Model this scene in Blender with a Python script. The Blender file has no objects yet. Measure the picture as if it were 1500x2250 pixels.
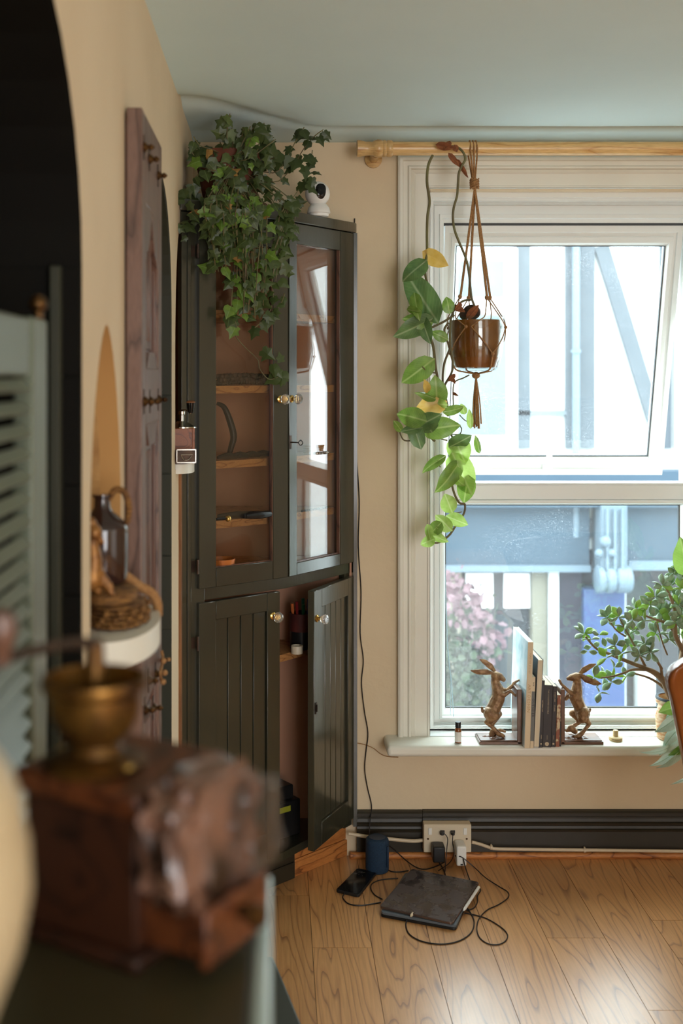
import bpy, bmesh, math, random
from mathutils import Vector, Matrix, noise
random.seed(7)
C = bpy.context.scene.collection
SC = bpy.context.scene
# ---------------------------------------------------------------- camera (level, shifted lens)
F, CX, CY, H = 2460.0, 605.0, 825.0, 1.551
cam = bpy.data.cameras.new('camera'); camo = bpy.data.objects.new('camera', cam); C.objects.link(camo)
cam.sensor_fit = 'VERTICAL'; cam.sensor_height = 36; cam.sensor_width = 24; cam.lens = F/2250*36
cam.shift_x = (750-CX)/2250; cam.shift_y = -(1125-CY)/2250
cam.clip_start = 0.02; cam.clip_end = 200
cam.dof.use_dof = True; cam.dof.focus_distance = 3.40; cam.dof.aperture_fstop = 2.9
camo.location = (0, 0, H); camo.rotation_euler = (math.pi/2, 0, 0)
SC.camera = camo
# ---------------------------------------------------------------- world, lights, exposure
SC.view_settings.view_transform = 'Standard'; SC.view_settings.look = 'None'
SC.view_settings.exposure = 0.17; SC.view_settings.gamma = 1.0
SC.view_settings.use_curve_mapping = False
w = bpy.data.worlds.new('overcast sky'); SC.world = w; w.use_nodes = True
w.node_tree.nodes['Background'].inputs[0].default_value = (0.83, 0.95, 1.0, 1)
w.node_tree.nodes['Background'].inputs[1].default_value = 10.5
def area(name, loc, rot, sx, sy, power, col, portal=False):
    l = bpy.data.lights.new(name, 'AREA'); l.shape = 'RECTANGLE'; l.size = sx; l.size_y = sy
    l.energy = power; l.color = col
    if portal: l.cycles.is_portal = True
    o = bpy.data.objects.new(name, l); C.objects.link(o); o.location = loc; o.rotation_euler = rot
    return o
area('window_portal', (0.96, 4.02, 1.3), (-math.pi/2, 0, 0), 1.0, 1.9, 10, (1, 1, 1), True)
# added fill lights out of view: one at the side wall, one behind
area('side_fill_light', (3.15, -0.1, 1.2), (0, math.pi/2, 0), 2.0, 1.6, 10, (0.90, 0.97, 1.0))
area('rear_fill_light', (1.45, -2.55, 1.35), (math.pi/2, 0, 0), 1.6, 1.8, 80, (0.96, 0.97, 1.0))

def P(x, y, Y): return Vector(((x-CX)*Y/F, Y, H-(y-CY)*Y/F))
def PZ(x, y, Z): return P(x, y, F*(H-Z)/(y-CY))
def PXp(x, y, X): return P(x, y, F*X/(x-CX))
# ---------------------------------------------------------------- materials
def srgb(r, g, b):
    f = lambda v: (v/255/12.92) if v/255 <= .04045 else ((v/255+.055)/1.055)**2.4
    return (f(r), f(g), f(b), 1)
def M(name, c1, c2=None, scale=8, rough=.6, metal=0, bump=0, bscale=None, stretch=(1, 1, 1), coat=0, detail=4, spec=.5, lo=.35, hi=.65, space='Object', trans=0, ior=1.45, sss=0):
    m = bpy.data.materials.new(name); m.use_nodes = True; nt = m.node_tree; b = nt.nodes['Principled BSDF']
    b.inputs['Roughness'].default_value = rough; b.inputs['Metallic'].default_value = metal
    b.inputs['Specular IOR Level'].default_value = spec; b.inputs['Coat Weight'].default_value = coat
    b.inputs['Coat Roughness'].default_value = .15
    b.inputs['Transmission Weight'].default_value = trans; b.inputs['IOR'].default_value = ior
    b.inputs['Base Color'].default_value = c1
    if c2 is not None or bump:
        tc = nt.nodes.new('ShaderNodeTexCoord'); mp = nt.nodes.new('ShaderNodeMapping'); mp.inputs['Scale'].default_value = stretch
        nt.links.new(tc.outputs[space], mp.inputs[0])
    if c2 is not None:
        n = nt.nodes.new('ShaderNodeTexNoise'); n.inputs['Scale'].default_value = scale; n.inputs['Detail'].default_value = detail
        r = nt.nodes.new('ShaderNodeValToRGB'); r.color_ramp.elements[0].position = lo; r.color_ramp.elements[1].position = hi
        r.color_ramp.elements[0].color = c1; r.color_ramp.elements[1].color = c2
        nt.links.new(mp.outputs[0], n.inputs['Vector']); nt.links.new(n.outputs[0], r.inputs[0]); nt.links.new(r.outputs[0], b.inputs['Base Color'])
    if bump:
        n2 = nt.nodes.new('ShaderNodeTexNoise'); n2.inputs['Scale'].default_value = bscale or scale*4; n2.inputs['Detail'].default_value = 5
        bp = nt.nodes.new('ShaderNodeBump'); bp.inputs['Strength'].default_value = bump; bp.inputs['Distance'].default_value = .01
        nt.links.new(mp.outputs[0], n2.inputs['Vector']); nt.links.new(n2.outputs[0], bp.inputs['Height']); nt.links.new(bp.outputs[0], b.inputs['Normal'])
    return m
def grain_wood(name, light, dark, line, freq=16, rough=.35, stretch=(6, .9, 6), coat=0., rand=True, lw=.16, hs=1.0):
    m = bpy.data.materials.new(name); m.use_nodes = True; nt = m.node_tree; N = nt.nodes; L = nt.links; b = N['Principled BSDF']
    tc = N.new('ShaderNodeTexCoord'); mp = N.new('ShaderNodeMapping'); mp.inputs['Scale'].default_value = stretch
    if rand:
        oi = N.new('ShaderNodeObjectInfo'); ml = N.new('ShaderNodeVectorMath'); ml.operation = 'SCALE'; ml.inputs[0].default_value = (37, 91, 13)
        ad = N.new('ShaderNodeVectorMath'); ad.operation = 'ADD'
        L.new(oi.outputs['Random'], ml.inputs['Scale']); L.new(ml.outputs[0], ad.inputs[1]); L.new(tc.outputs['Object'], mp.inputs[0]); L.new(mp.outputs[0], ad.inputs[0]); src = ad.outputs[0]
    else:
        L.new(tc.outputs['Object'], mp.inputs[0]); src = mp.outputs[0]
    n = N.new('ShaderNodeTexNoise'); n.inputs['Scale'].default_value = 1.0; n.inputs['Detail'].default_value = 2.6; n.inputs['Distortion'].default_value = .25; n.inputs['Roughness'].default_value = .38
    L.new(src, n.inputs['Vector'])
    mu = N.new('ShaderNodeMath'); mu.operation = 'MULTIPLY'; mu.inputs[1].default_value = freq; L.new(n.outputs[0], mu.inputs[0])
    fr = N.new('ShaderNodeMath'); fr.operation = 'FRACT'; L.new(mu.outputs[0], fr.inputs[0])
    r = N.new('ShaderNodeValToRGB'); e = r.color_ramp.elements
    e[0].position = 0; e[0].color = line; e[1].position = lw; e[1].color = light
    x = e.new(.75); x.color = light; x = e.new(1.0); x.color = dark
    L.new(fr.outputs[0], r.inputs[0])
    # fine fibres
    m2 = N.new('ShaderNodeMapping'); m2.inputs['Scale'].default_value = (stretch[0]*14*hs, stretch[1]*5*hs, stretch[2]*14*hs); L.new(tc.outputs['Object'], m2.inputs[0])
    n2 = N.new('ShaderNodeTexNoise'); n2.inputs['Scale'].default_value = 1.5; n2.inputs['Detail'].default_value = 3; L.new(m2.outputs[0], n2.inputs['Vector'])
    mx = N.new('ShaderNodeMixRGB'); mx.blend_type = 'MULTIPLY'; mx.inputs[0].default_value = .55
    r2 = N.new('ShaderNodeValToRGB'); r2.color_ramp.elements[0].position = .3; r2.color_ramp.elements[0].color = (.62, .55, .48, 1); r2.color_ramp.elements[1].position = .6; r2.color_ramp.elements[1].color = (1, 1, 1, 1)
    L.new(n2.outputs[0], r2.inputs[0]); L.new(r.outputs[0], mx.inputs[1]); L.new(r2.outputs[0], mx.inputs[2])
    if rand:
        mx2 = N.new('ShaderNodeMixRGB'); mx2.blend_type = 'MULTIPLY'; mx2.inputs[0].default_value = 1
        mr = N.new('ShaderNodeMapRange'); mr.inputs['To Min'].default_value = .86; mr.inputs['To Max'].default_value = 1.08
        L.new(oi.outputs['Random'], mr.inputs[0]); L.new(mx.outputs[0], mx2.inputs[1]); L.new(mr.outputs[0], mx2.inputs[2]); out = mx2.outputs[0]
    else: out = mx.outputs[0]
    L.new(out, b.inputs['Base Color']); b.inputs['Roughness'].default_value = rough; b.inputs['Coat Weight'].default_value = coat; b.inputs['Coat Roughness'].default_value = .30
    bp = N.new('ShaderNodeBump'); bp.inputs['Strength'].default_value = .12; bp.inputs['Distance'].default_value = .002
    L.new(n2.outputs[0], bp.inputs['Height']); L.new(bp.outputs[0], b.inputs['Normal'])
    return m
def pane_mat(name, refl_ior=1.5, tint=(.97, .99, .98, 1), dust=0.0, dustcol=(.8, .85, .9, 1), speck=False, rough=.0):
    m = bpy.data.materials.new(name); m.use_nodes = True; nt = m.node_tree; N = nt.nodes; L = nt.links; N.remove(N['Principled BSDF']); out = N['Material Output']
    t = N.new('ShaderNodeBsdfTransparent'); t.inputs[0].default_value = tint
    g = N.new('ShaderNodeBsdfGlossy'); g.inputs['Roughness'].default_value = rough
    fr = N.new('ShaderNodeFresnel'); ge = N.new('ShaderNodeNewGeometry'); mri = N.new('ShaderNodeMapRange')
    mri.inputs['To Min'].default_value = refl_ior; mri.inputs['To Max'].default_value = 1/refl_ior
    L.new(ge.outputs['Backfacing'], mri.inputs[0]); L.new(mri.outputs[0], fr.inputs[0])   # thin sheet: same reflectance from both sides
    mx = N.new('ShaderNodeMixShader'); L.new(fr.outputs[0], mx.inputs[0]); L.new(t.outputs[0], mx.inputs[1]); L.new(g.outputs[0], mx.inputs[2])
    last = mx
    if dust:
        tl = N.new('ShaderNodeBsdfTranslucent'); tl.inputs[0].default_value = dustcol
        m2 = N.new('ShaderNodeMixShader'); L.new(mx.outputs[0], m2.inputs[1]); L.new(tl.outputs[0], m2.inputs[2])
        if speck:
            tc = N.new('ShaderNodeTexCoord')
            n = N.new('ShaderNodeTexNoise'); n.inputs['Scale'].default_value = 330; n.inputs['Detail'].default_value = 2; L.new(tc.outputs['Object'], n.inputs['Vector'])
            n3 = N.new('ShaderNodeTexNoise'); n3.inputs['Scale'].default_value = 5; L.new(tc.outputs['Object'], n3.inputs['Vector'])
            r = N.new('ShaderNodeMapRange'); r.inputs['From Min'].default_value = .60; r.inputs['From Max'].default_value = .74; r.inputs['To Min'].default_value = 0; r.inputs['To Max'].default_value = .22
            L.new(n.outputs[0], r.inputs[0])
            r3 = N.new('ShaderNodeMapRange'); r3.inputs['From Min'].default_value = .4; r3.inputs['From Max'].default_value = .65; L.new(n3.outputs[0], r3.inputs[0])
            mm = N.new('ShaderNodeMath'); mm.operation = 'MULTIPLY_ADD'; L.new(r.outputs[0], mm.inputs[0]); L.new(r3.outputs[0], mm.inputs[1]); mm.inputs[2].default_value = dust
            L.new(mm.outputs[0], m2.inputs[0])
        else: m2.inputs[0].default_value = dust
        last = m2
    L.new(last.outputs[0], out.inputs['Surface']); return m

MAT = {}
MAT['wall'] = M('wall paint', srgb(216, 195, 162), srgb(222, 202, 170), 3, .75, bump=.12, bscale=40)
MAT['ceiling'] = M('ceiling paint', srgb(218, 240, 242), srgb(224, 245, 246), 1.5, .8, bump=.05, bscale=30)
MAT['olive'] = M('olive cupboard paint', srgb(44, 44, 32), srgb(50, 50, 37), 5, .36, bump=.06, bscale=60, stretch=(1, 1, .25), coat=1.0)
MAT['olive_dark'] = M('olive skirting paint', srgb(42, 37, 26), srgb(48, 42, 31), 6, .45, bump=.06)
MAT['reveal'] = M('dark olive reveal paint', srgb(46, 47, 33), srgb(52, 52, 38), 4, .6, bump=.08)
MAT['arch_shade'] = M('shade blackened arch boards', srgb(15, 13, 9), srgb(19, 17, 12), 4, .75, spec=.15)  # the near arch's unlit depth is put into this near-black colour
MAT['orangewood'] = grain_wood('orange brown box wood', srgb(150, 82, 38), srgb(124, 62, 28), srgb(86, 42, 20), freq=7, rough=.4, stretch=(20, 8, 20))
MAT['white'] = M('white gloss paint', srgb(226, 222, 208), srgb(232, 229, 216), 4, .4, bump=.03)
MAT['upvc'] = M('white window frame', srgb(232, 234, 230), None, rough=.3)
MAT['pinkwood'] = M('terracotta cupboard lining', srgb(176, 124, 94), srgb(186, 136, 106), 4, .6)
MAT['seal'] = M('grey window seal', srgb(70, 72, 74), None, rough=.7)
MAT['floor'] = grain_wood('oak laminate', srgb(212, 156, 98), srgb(198, 140, 84), srgb(146, 96, 58), freq=20, rough=.36, coat=1.0, stretch=(6.5, .8, 6.5), lw=.17)
MAT['pine'] = grain_wood('raw pine', srgb(190, 122, 62), srgb(170, 102, 48), srgb(110, 60, 26), freq=8, rough=.5, stretch=(3, 3, 14))
MAT['shelfwood'] = grain_wood('shelf pine', srgb(196, 140, 84), srgb(170, 112, 62), srgb(130, 76, 38), freq=6, rough=.5, stretch=(9, 9, 30))
MAT['rodwood'] = grain_wood('varnished pale wood', srgb(222, 182, 122), srgb(208, 160, 98), srgb(190, 140, 82), freq=5, rough=.3, stretch=(1.5, 20, 20))
MAT['darkwood'] = grain_wood('dark carved wood', srgb(104, 70, 54), srgb(82, 52, 40), srgb(54, 32, 25), freq=8, rough=.36, coat=.6, stretch=(12, 12, 2))
MAT['boxshade'] = grain_wood('shade darkened box wood', srgb(62, 32, 17), srgb(46, 24, 13), srgb(30, 15, 9), freq=7, rough=.45, stretch=(14, 5, 14))  # shade on the big grinder's sides, put into a darker wood colour
MAT['framewood'] = grain_wood('sheen lightened mauve brown wood', srgb(116, 88, 76), srgb(96, 70, 60), srgb(66, 46, 38), freq=8, rough=.42, stretch=(12, 12, 2), coat=.3)  # sky sheen on the carved panel's face, put into a lighter mauve tone
MAT['redwood'] = grain_wood('reddish box wood', srgb(98, 52, 25), srgb(76, 38, 18), srgb(46, 22, 12), freq=7, rough=.4, stretch=(14, 5, 14))
MAT['rawwood'] = M('rough brown wood', srgb(150, 100, 58), srgb(120, 76, 42), 6, .7, stretch=(6, 6, .8), bump=.3, bscale=30)
MAT['brass'] = M('aged brass', srgb(104, 74, 40), srgb(66, 46, 28), 30, .42, metal=.9)
MAT['gold'] = M('bright brass', srgb(206, 168, 96), None, rough=.22, metal=1)
MAT['chrome'] = M('chrome', srgb(200, 196, 188), None, rough=.15, metal=1)
MAT['iron'] = M('blackened iron', srgb(58, 48, 42), srgb(84, 66, 54), 30, .5, metal=.7)
MAT['black'] = M('black plastic', srgb(26, 25, 25), None, rough=.4)
MAT['gblack'] = M('glossy black', srgb(14, 14, 15), None, rough=.08)
MAT['wplastic'] = M('white plastic', srgb(232, 230, 224), None, rough=.35)
MAT['cream_plastic'] = M('cream socket plastic', srgb(214, 198, 172), None, rough=.4)
MAT['glassknob'] = M('cut glass', (.95, .95, .95, 1), None, rough=.02, trans=.9, ior=1.5)
MAT['pane'] = pane_mat('window pane', 1.45, dust=.016, speck=True)
MAT['pane2'] = pane_mat('cupboard pane', 1.55, tint=(.9, .88, .84, 1))
MAT['jarglass'] = pane_mat('clear jar glass', 1.5, tint=(.93, .96, .95, 1))
MAT['terracotta'] = M('terracotta', srgb(112, 60, 40), srgb(90, 48, 32), 9, .75, bump=.1)
MAT['soil'] = M('soil', srgb(52, 38, 28), srgb(78, 58, 42), 60, .9, bump=.6, bscale=90)
MAT['twine'] = M('jute twine', srgb(176, 132, 84), srgb(140, 98, 58), 300, .85, bump=.3, bscale=400)
MAT['cablewhite'] = M('cream cable', srgb(206, 186, 156), None, rough=.45)
MAT['cableblack'] = M('black cable', srgb(30, 26, 26), None, rough=.45)

# ---------------------------------------------------------------- mesh helpers
def bx(bm, a, b):
    x0, y0, z0 = a; x1, y1, z1 = b
    v = [bm.verts.new(p) for p in ((x0, y0, z0), (x1, y0, z0), (x1, y1, z0), (x0, y1, z0), (x0, y0, z1), (x1, y0, z1), (x1, y1, z1), (x0, y1, z1))]
    for f in ((0, 3, 2, 1), (4, 5, 6, 7), (0, 1, 5, 4), (1, 2, 6, 5), (2, 3, 7, 6), (3, 0, 4, 7)): bm.faces.new([v[i] for i in f])
    return v
class Fr:
    """a frame: origin o, along u, outward n, up z"""
    def __init__(s, o, u, n=None):
        s.o = Vector(o); s.u = Vector(u).normalized(); s.n = Vector(n).normalized() if n is not None else Vector((s.u.y, -s.u.x, 0)); s.z = Vector((0, 0, 1))
    def p(s, a, b, c): return s.o + s.u*a + s.n*b + s.z*c
    def box(s, bm, a, b):
        vs = bx(bm, a, b)
        for v in vs: v.co = s.p(*v.co)
        return vs
def NB(): return bmesh.new()
def smooth_path(pts, n=6):
    pts = [Vector(p) for p in pts]
    if len(pts) < 3 or n <= 1: return pts
    out = []
    for i in range(len(pts)-1):
        p0 = pts[max(i-1, 0)]; p1 = pts[i]; p2 = pts[i+1]; p3 = pts[min(i+2, len(pts)-1)]
        for k in range(n):
            t = k/n
            out.append(.5*((2*p1)+(-p0+p2)*t+(2*p0-5*p1+4*p2-p3)*t*t+(-p0+3*p1-3*p2+p3)*t**3))
    out.append(pts[-1]); return out
def tube(bm, pts, r, seg=8, n=6, cap=True, flat=1.0):
    pts = smooth_path(pts, n)
    m = len(pts); rr = r if isinstance(r, (list, tuple)) else None
    up = Vector((0, 0, 1)); prev = None; rings = []
    for i, p in enumerate(pts):
        d = (pts[min(i+1, m-1)]-pts[max(i-1, 0)])
        if d.length < 1e-9: d = Vector((0, 0, 1))
        d.normalize()
        if prev is None:
            a = d.orthogonal().normalized()
        else:
            a = (prev - d*prev.dot(d)); a = a.normalized() if a.length > 1e-6 else d.orthogonal().normalized()
        prev = a; b = d.cross(a)
        if rr:
            t = i/(m-1)*(len(rr)-1); k = min(int(t), len(rr)-2); ra = rr[k]*(1-(t-k))+rr[k+1]*(t-k)
        else: ra = r
        rings.append([bm.verts.new(p+(a*math.cos(2*math.pi*j/seg)+b*math.sin(2*math.pi*j/seg)*flat)*ra) for j in range(seg)])
    for i in range(m-1):
        for j in range(seg):
            bm.faces.new((rings[i][j], rings[i][(j+1) % seg], rings[i+1][(j+1) % seg], rings[i+1][j]))
    if cap:
        bm.faces.new(rings[0][::-1]); bm.faces.new(rings[-1])
def lathe(bm, c, prof, seg=32, axis='z', capb=True, capt=True, sx=1, sy=1):
    """prof: list of (r, h)"""
    c = Vector(c); rings = []
    for r, h in prof:
        ring = []
        for j in range(seg):
            a = 2*math.pi*j/seg; x, y = r*math.cos(a)*sx, r*math.sin(a)*sy
            if axis == 'z': q = Vector((x, y, h))
            elif axis == 'x': q = Vector((h, x, y))
            elif axis == 'y': q = Vector((y, h, x))
            else: # arbitrary vector
                w_ = Vector(axis).normalized(); e1 = w_.orthogonal().normalized(); e2 = w_.cross(e1); q = e1*x+e2*y+w_*h
            ring.append(bm.verts.new(c+q))
        rings.append(ring)
    for i in range(len(rings)-1):
        for j in range(seg): bm.faces.new((rings[i][j], rings[i][(j+1) % seg], rings[i+1][(j+1) % seg], rings[i+1][j]))
    if capb: bm.faces.new(rings[0][::-1])
    if capt: bm.faces.new(rings[-1])
def ball(bm, c, r, seg=14, rings=8, mat=None):
    mt = Matrix.Translation(Vector(c)) @ (mat if mat is not None else Matrix.Diagonal((r, r, r, 1)) if not isinstance(r, (tuple, list)) else Matrix.Diagonal((*r, 1)))
    bmesh.ops.create_uvsphere(bm, u_segments=seg, v_segments=rings, radius=1, matrix=mt)
def prism(bm, poly, z0, z1):
    b = [bm.verts.new((p[0], p[1], z0)) for p in poly]; t = [bm.verts.new((p[0], p[1], z1)) for p in poly]; n = len(poly)
    bm.faces.new(b[::-1]); bm.faces.new(t)
    for i in range(n): bm.faces.new((b[i], b[(i+1) % n], t[(i+1) % n], t[i]))
def prism3(bm, poly, off):
    """extrude a 3-D polygon by vector off"""
    off = Vector(off); b = [bm.verts.new(Vector(p)) for p in poly]; t = [bm.verts.new(Vector(p)+off) for p in poly]; n = len(poly)
    bm.faces.new(b[::-1]); bm.faces.new(t)
    for i in range(n): bm.faces.new((b[i], b[(i+1) % n], t[(i+1) % n], t[i]))
def capsule(bm, a, b, r0, r1, seg=10):
    a, b = Vector(a), Vector(b)
    ball(bm, a, r0, seg, 6); ball(bm, b, r1, seg, 6)
    if (b-a).length > 1e-5:
        d = b-a; lathe(bm, a, [(r0, 0), (r1, d.length)], seg, axis=tuple(d))
def thing(name, label, cat, loc=(0, 0, 0), group=None, kind=None):
    o = bpy.data.objects.new(name, None); C.objects.link(o); o.location = loc; o['label'] = label; o['category'] = cat; o.empty_display_size = .02
    if group: o['group'] = group
    if kind: o['kind'] = kind
    return o
def root_of(o):
    while o.parent is not None: o = o.parent
    return o
def obj(name, bm, mat, parent=None, smooth=False, bevel=0, label=None, kind=None, seg=2, angle=40):
    if isinstance(mat, str): mat = MAT[mat]
    bmesh.ops.recalc_face_normals(bm, faces=bm.faces)
    me = bpy.data.meshes.new(name)
    if parent is not None:
        off = Vector(root_of(parent).location)
    else:
        co = [v.co for v in bm.verts]; lo = Vector((min(c.x for c in co), min(c.y for c in co), min(c.z for c in co))); hi = Vector((max(c.x for c in co), max(c.y for c in co), max(c.z for c in co)))
        off = Vector(((lo.x+hi.x)/2, (lo.y+hi.y)/2, lo.z))
    bmesh.ops.translate(bm, verts=bm.verts, vec=-off)
    bm.to_mesh(me); bm.free(); me.materials.append(mat)
    o = bpy.data.objects.new(name, me); C.objects.link(o)
    if parent is None: o.location = off
    else: o.parent = parent
    if smooth: me.shade_smooth(); me.set_sharp_from_angle(angle=math.radians(angle))
    if bevel:
        md = o.modifiers.new('b', 'BEVEL'); md.width = bevel; md.segments = seg; md.limit_method = 'ANGLE'; md.angle_limit = math.radians(35); md.harden_normals = False
        if not smooth: me.shade_smooth(); me.set_sharp_from_angle(angle=math.radians(50))
    if label: o['label'] = label
    if kind: o['kind'] = kind
    return o
def tag(o, label, cat, group=None, kind=None):
    o['label'] = label; o['category'] = cat
    if group: o['group'] = group
    if kind: o['kind'] = kind
    return o
def inst(name, me, mw, parent, label=None):
    """an object that shares mesh ME, placed by world matrix MW under PARENT (roots are unrotated)"""
    o = bpy.data.objects.new(name, me); C.objects.link(o)
    if parent is not None:
        o.parent = parent; o.matrix_local = Matrix.Translation(-Vector(root_of(parent).location)) @ mw
    else: o.matrix_world = mw
    if label: o['label'] = label
    return o
def text(body, size, mat, mw, parent, name='lettering', depth=.0002, align='CENTER', sx=1):
    cu = bpy.data.curves.new(name, 'FONT'); cu.body = body; cu.size = size; cu.align_x = align; cu.align_y = 'CENTER'; cu.extrude = depth; cu.resolution_u = 1
    t = bpy.data.objects.new('tmp', cu); C.objects.link(t)
    dg = bpy.context.evaluated_depsgraph_get(); me = bpy.data.meshes.new_from_object(t.evaluated_get(dg)); bpy.data.objects.remove(t)
    me.materials.clear(); me.materials.append(MAT[mat] if isinstance(mat, str) else mat)
    return inst(name, me, mw @ Matrix.Diagonal((sx, 1, 1, 1)), parent)
def axes(o, x, y, z):
    m = Matrix.Identity(4)
    for i, v in enumerate((x, y, z)):
        for k in range(3): m[k][i] = v[k]
    m.translation = Vector(o); return m
# ================================================================ SETTING
def struct(name, bm, mat, **k):
    o = obj(name, bm, mat, **k); o['kind'] = 'structure'; return o
WX, WY = -0.266, 3.618     # left wall plane, window wall plane
CEIL = 2.316
# floor base and planks
bm = NB(); bx(bm, (WX-.05, -2.6, -.05), (3.25, WY+.02, -.009)); floor = struct('floor', bm, 'black')
PW = .1617
joints = {0: 3.035, 4: 3.087, 5: 2.735, 6: 3.187, 1: 2.42, 2: 2.18, 3: 2.50, -1: 3.34, -2: 2.6, 7: 2.9}
plank_cache = {}
for k in range(-3, 20):
    x0 = .100+PW*k; x1 = x0+PW
    if x1 > 3.2: x1 = 3.2
    x0 = max(x0, WX)
    if x1-x0 < .01: continue
    j = joints.get(k, 2.0+random.random()*1.2); ys = [WY+.01, ]
    y = j
    while y > -2.55: ys.append(y); y -= 1.25
    ys.append(-2.55)
    for a, b_ in zip(ys[1:], ys[:-1]):
        L_ = b_-a; key = (round(x1-x0, 4), round(L_, 4))
        if key not in plank_cache:
            bm = NB(); bx(bm, (-(x1-x0)/2+.0007, -L_/2+.0007, -.009), ((x1-x0)/2-.0007, L_/2-.0007, 0))
            me = bpy.data.meshes.new('plank'); bm.to_mesh(me); bm.free(); me.materials.append(MAT['floor']); plank_cache[key] = me
        o = bpy.data.objects.new('plank', plank_cache[key]); C.objects.link(o); o.parent = floor
        o.location = Vector(((x0+x1)/2, (a+b_)/2, 0))-floor.location
# ceiling with its uneven plaster near the window wall
bm = NB(); nx, ny = 90, 150; V = {}
def ceil_z(x, y):
    s = min(max((x+.26)/.42, 0), 1); s = s*s*(3-2*s)
    yb = 3.13+(3.475-3.13)*s
    amp = .034*(1-s)+.016*s; wd = .055*(1-s)+.022*s
    z = amp*.55*math.exp(-((y-yb)/wd)**2)
    z += -.012*max(0, min(1, (y-3.50)/.1))
    z += .0015*noise.noise(Vector((x*2.2, y*2.2, 0)))
    return CEIL+z
xs = [WX+(3.25-WX)*(i/nx)**1.3 for i in range(nx+1)]; ys = [WY-(WY+2.6)*(i/ny)**1.9 for i in range(ny+1)]
for i, x in enumerate(xs):
    for j, y in enumerate(ys): V[i, j] = bm.verts.new((x, y, ceil_z(x, y)))
for i in range(nx):
    for j in range(ny): bm.faces.new((V[i, j], V[i+1, j], V[i+1, j+1], V[i, j+1]))
t = [bm.verts.new(p) for p in ((WX-.4, -2.6, CEIL+.06), (3.25, -2.6, CEIL+.06), (3.25, WY+.2, CEIL+.06), (WX-.4, WY+.2, CEIL+.06))]; bm.faces.new(t)
o = struct('ceiling', bm, 'ceiling', smooth=True, angle=60)
# left wall with its arched openings
def arch_pts(y0, y1, zb, zs, zt, n=18, p=2.0):
    c = (y0+y1)/2; a = (y1-y0)/2; pts = [(y0, zb)]
    for i in range(n+1):
        th = math.pi*(1-i/n)
        cx_, sz = math.cos(th), math.sin(th)
        pts.append((c+a*math.copysign(abs(cx_)**(2/p), cx_), zs+(zt-zs)*abs(sz)**(2/p)))
    pts.append((y1, zb)); return pts
A1 = arch_pts(.70, 1.54, .92, 1.70, 2.06)
NI = [(1.608, 1.10)]+arch_pts(1.608, 1.925, 1.10, 1.34, 1.632, p=1.65)[1:]
A3 = arch_pts(2.34, 2.87, .05, 1.70, 2.02)
A4 = arch_pts(2.97, 3.32, 1.30, 1.60, 1.97)
def wall_with_holes(name, outer, holes, X, mat):
    bm = NB(); es = []
    for loop in [outer]+holes:
        vs = [bm.verts.new((X, p[0], p[1])) for p in loop]
        for i in range(len(vs)): es.append(bm.edges.new((vs[i], vs[(i+1) % len(vs)])))
    bmesh.ops.triangle_fill(bm, edges=es, use_beauty=True)
    bmesh.ops.dissolve_limit(bm, angle_limit=.01, verts=bm.verts[:], edges=bm.edges[:])
    return bm
bm = wall_with_holes('wall_left', [(-2.6, -.02), (WY+.02, -.02), (WY+.02, CEIL+.03), (-2.6, CEIL+.03)], [A1, NI, A3, A4], WX, 'wall')
wl = struct('wall_left', bm, 'wall')
def reveal(name, loop, depth, mat, back=None, backmat=None, X=WX, closed=True, parent=wl, seams=()):
    bm = NB(); n = len(loop)
    f = [bm.verts.new((X, p[0], p[1])) for p in loop]; k = [bm.verts.new((X-depth, p[0], p[1])) for p in loop]
    for i in range(n if closed else n-1): bm.faces.new((f[i], f[(i+1) % n], k[(i+1) % n], k[i]))
    if backmat is None:
        bm.faces.new(k)
    o = obj(name, bm, mat, parent=parent)
    if backmat:
        b2 = NB(); b2.faces.new([b2.verts.new((X-depth, p[0], p[1])) for p in loop]); obj('niche_back', b2, backmat, parent=parent)
    return o
reveal('arch_recess', A1, .34, 'arch_shade')
reveal('arch_recess', A4, .10, 'rawwood')
reveal('arch_recess', A3, .30, 'reveal')
MAT['plaster'] = M('ochre plaster', srgb(176, 136, 84), srgb(146, 106, 62), 26, .85, bump=.5, bscale=60)
MAT['ochre'] = M('ochre paint', srgb(184, 140, 84), srgb(176, 132, 78), 6, .8, bump=.08)  # own ochre, darkened to carry the shadow inside the niche
# shaped plaster niche: straight jamb then a rougher deeper back
bm = NB(); n = len(NI)
cy = (1.608+1.925)/2
def nl(s, zs_, X): return [bm.verts.new((X, cy+(p[0]-cy)*s, 1.10+(p[1]-1.10)*zs_)) for p in NI]
r0 = nl(1, 1, WX); r1 = nl(.97, .985, WX-.034)
for i in range(n): bm.faces.new((r0[i], r0[(i+1) % n], r1[(i+1) % n], r1[i]))
obj('niche_jamb', bm, 'ochre', parent=wl, smooth=True, angle=30)
bm = NB(); r1 = nl(.97, .985, WX-.034); r2 = nl(.78, .93, WX-.085)
for i in range(n): bm.faces.new((r1[i], r1[(i+1) % n], r2[(i+1) % n], r2[i]))
bm.faces.new(r2); obj('niche_back', bm, 'plaster', parent=wl, smooth=True, angle=30)
# boards lining the arches' jambs
def lining(loop_y, X, z0, z1, hs, mat, w=.20, pr=.006):
    z = z0; i = 0
    while z < z1-.01:
        h = min(hs[i % len(hs)], z1-z); bm = NB(); bx(bm, (X-w, loop_y-pr, z+.0015), (X-.002, loop_y+.001, z+h-.0015)); obj('jamb_board', bm, mat, parent=wl, bevel=.001, seg=1); z += h; i += 1
lining(1.54, WX, .95, 1.70, [.15], 'arch_shade')
lining(2.87, WX, .9, 1.72, [.19, .21, .20, .22], 'reveal', w=.16)
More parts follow.
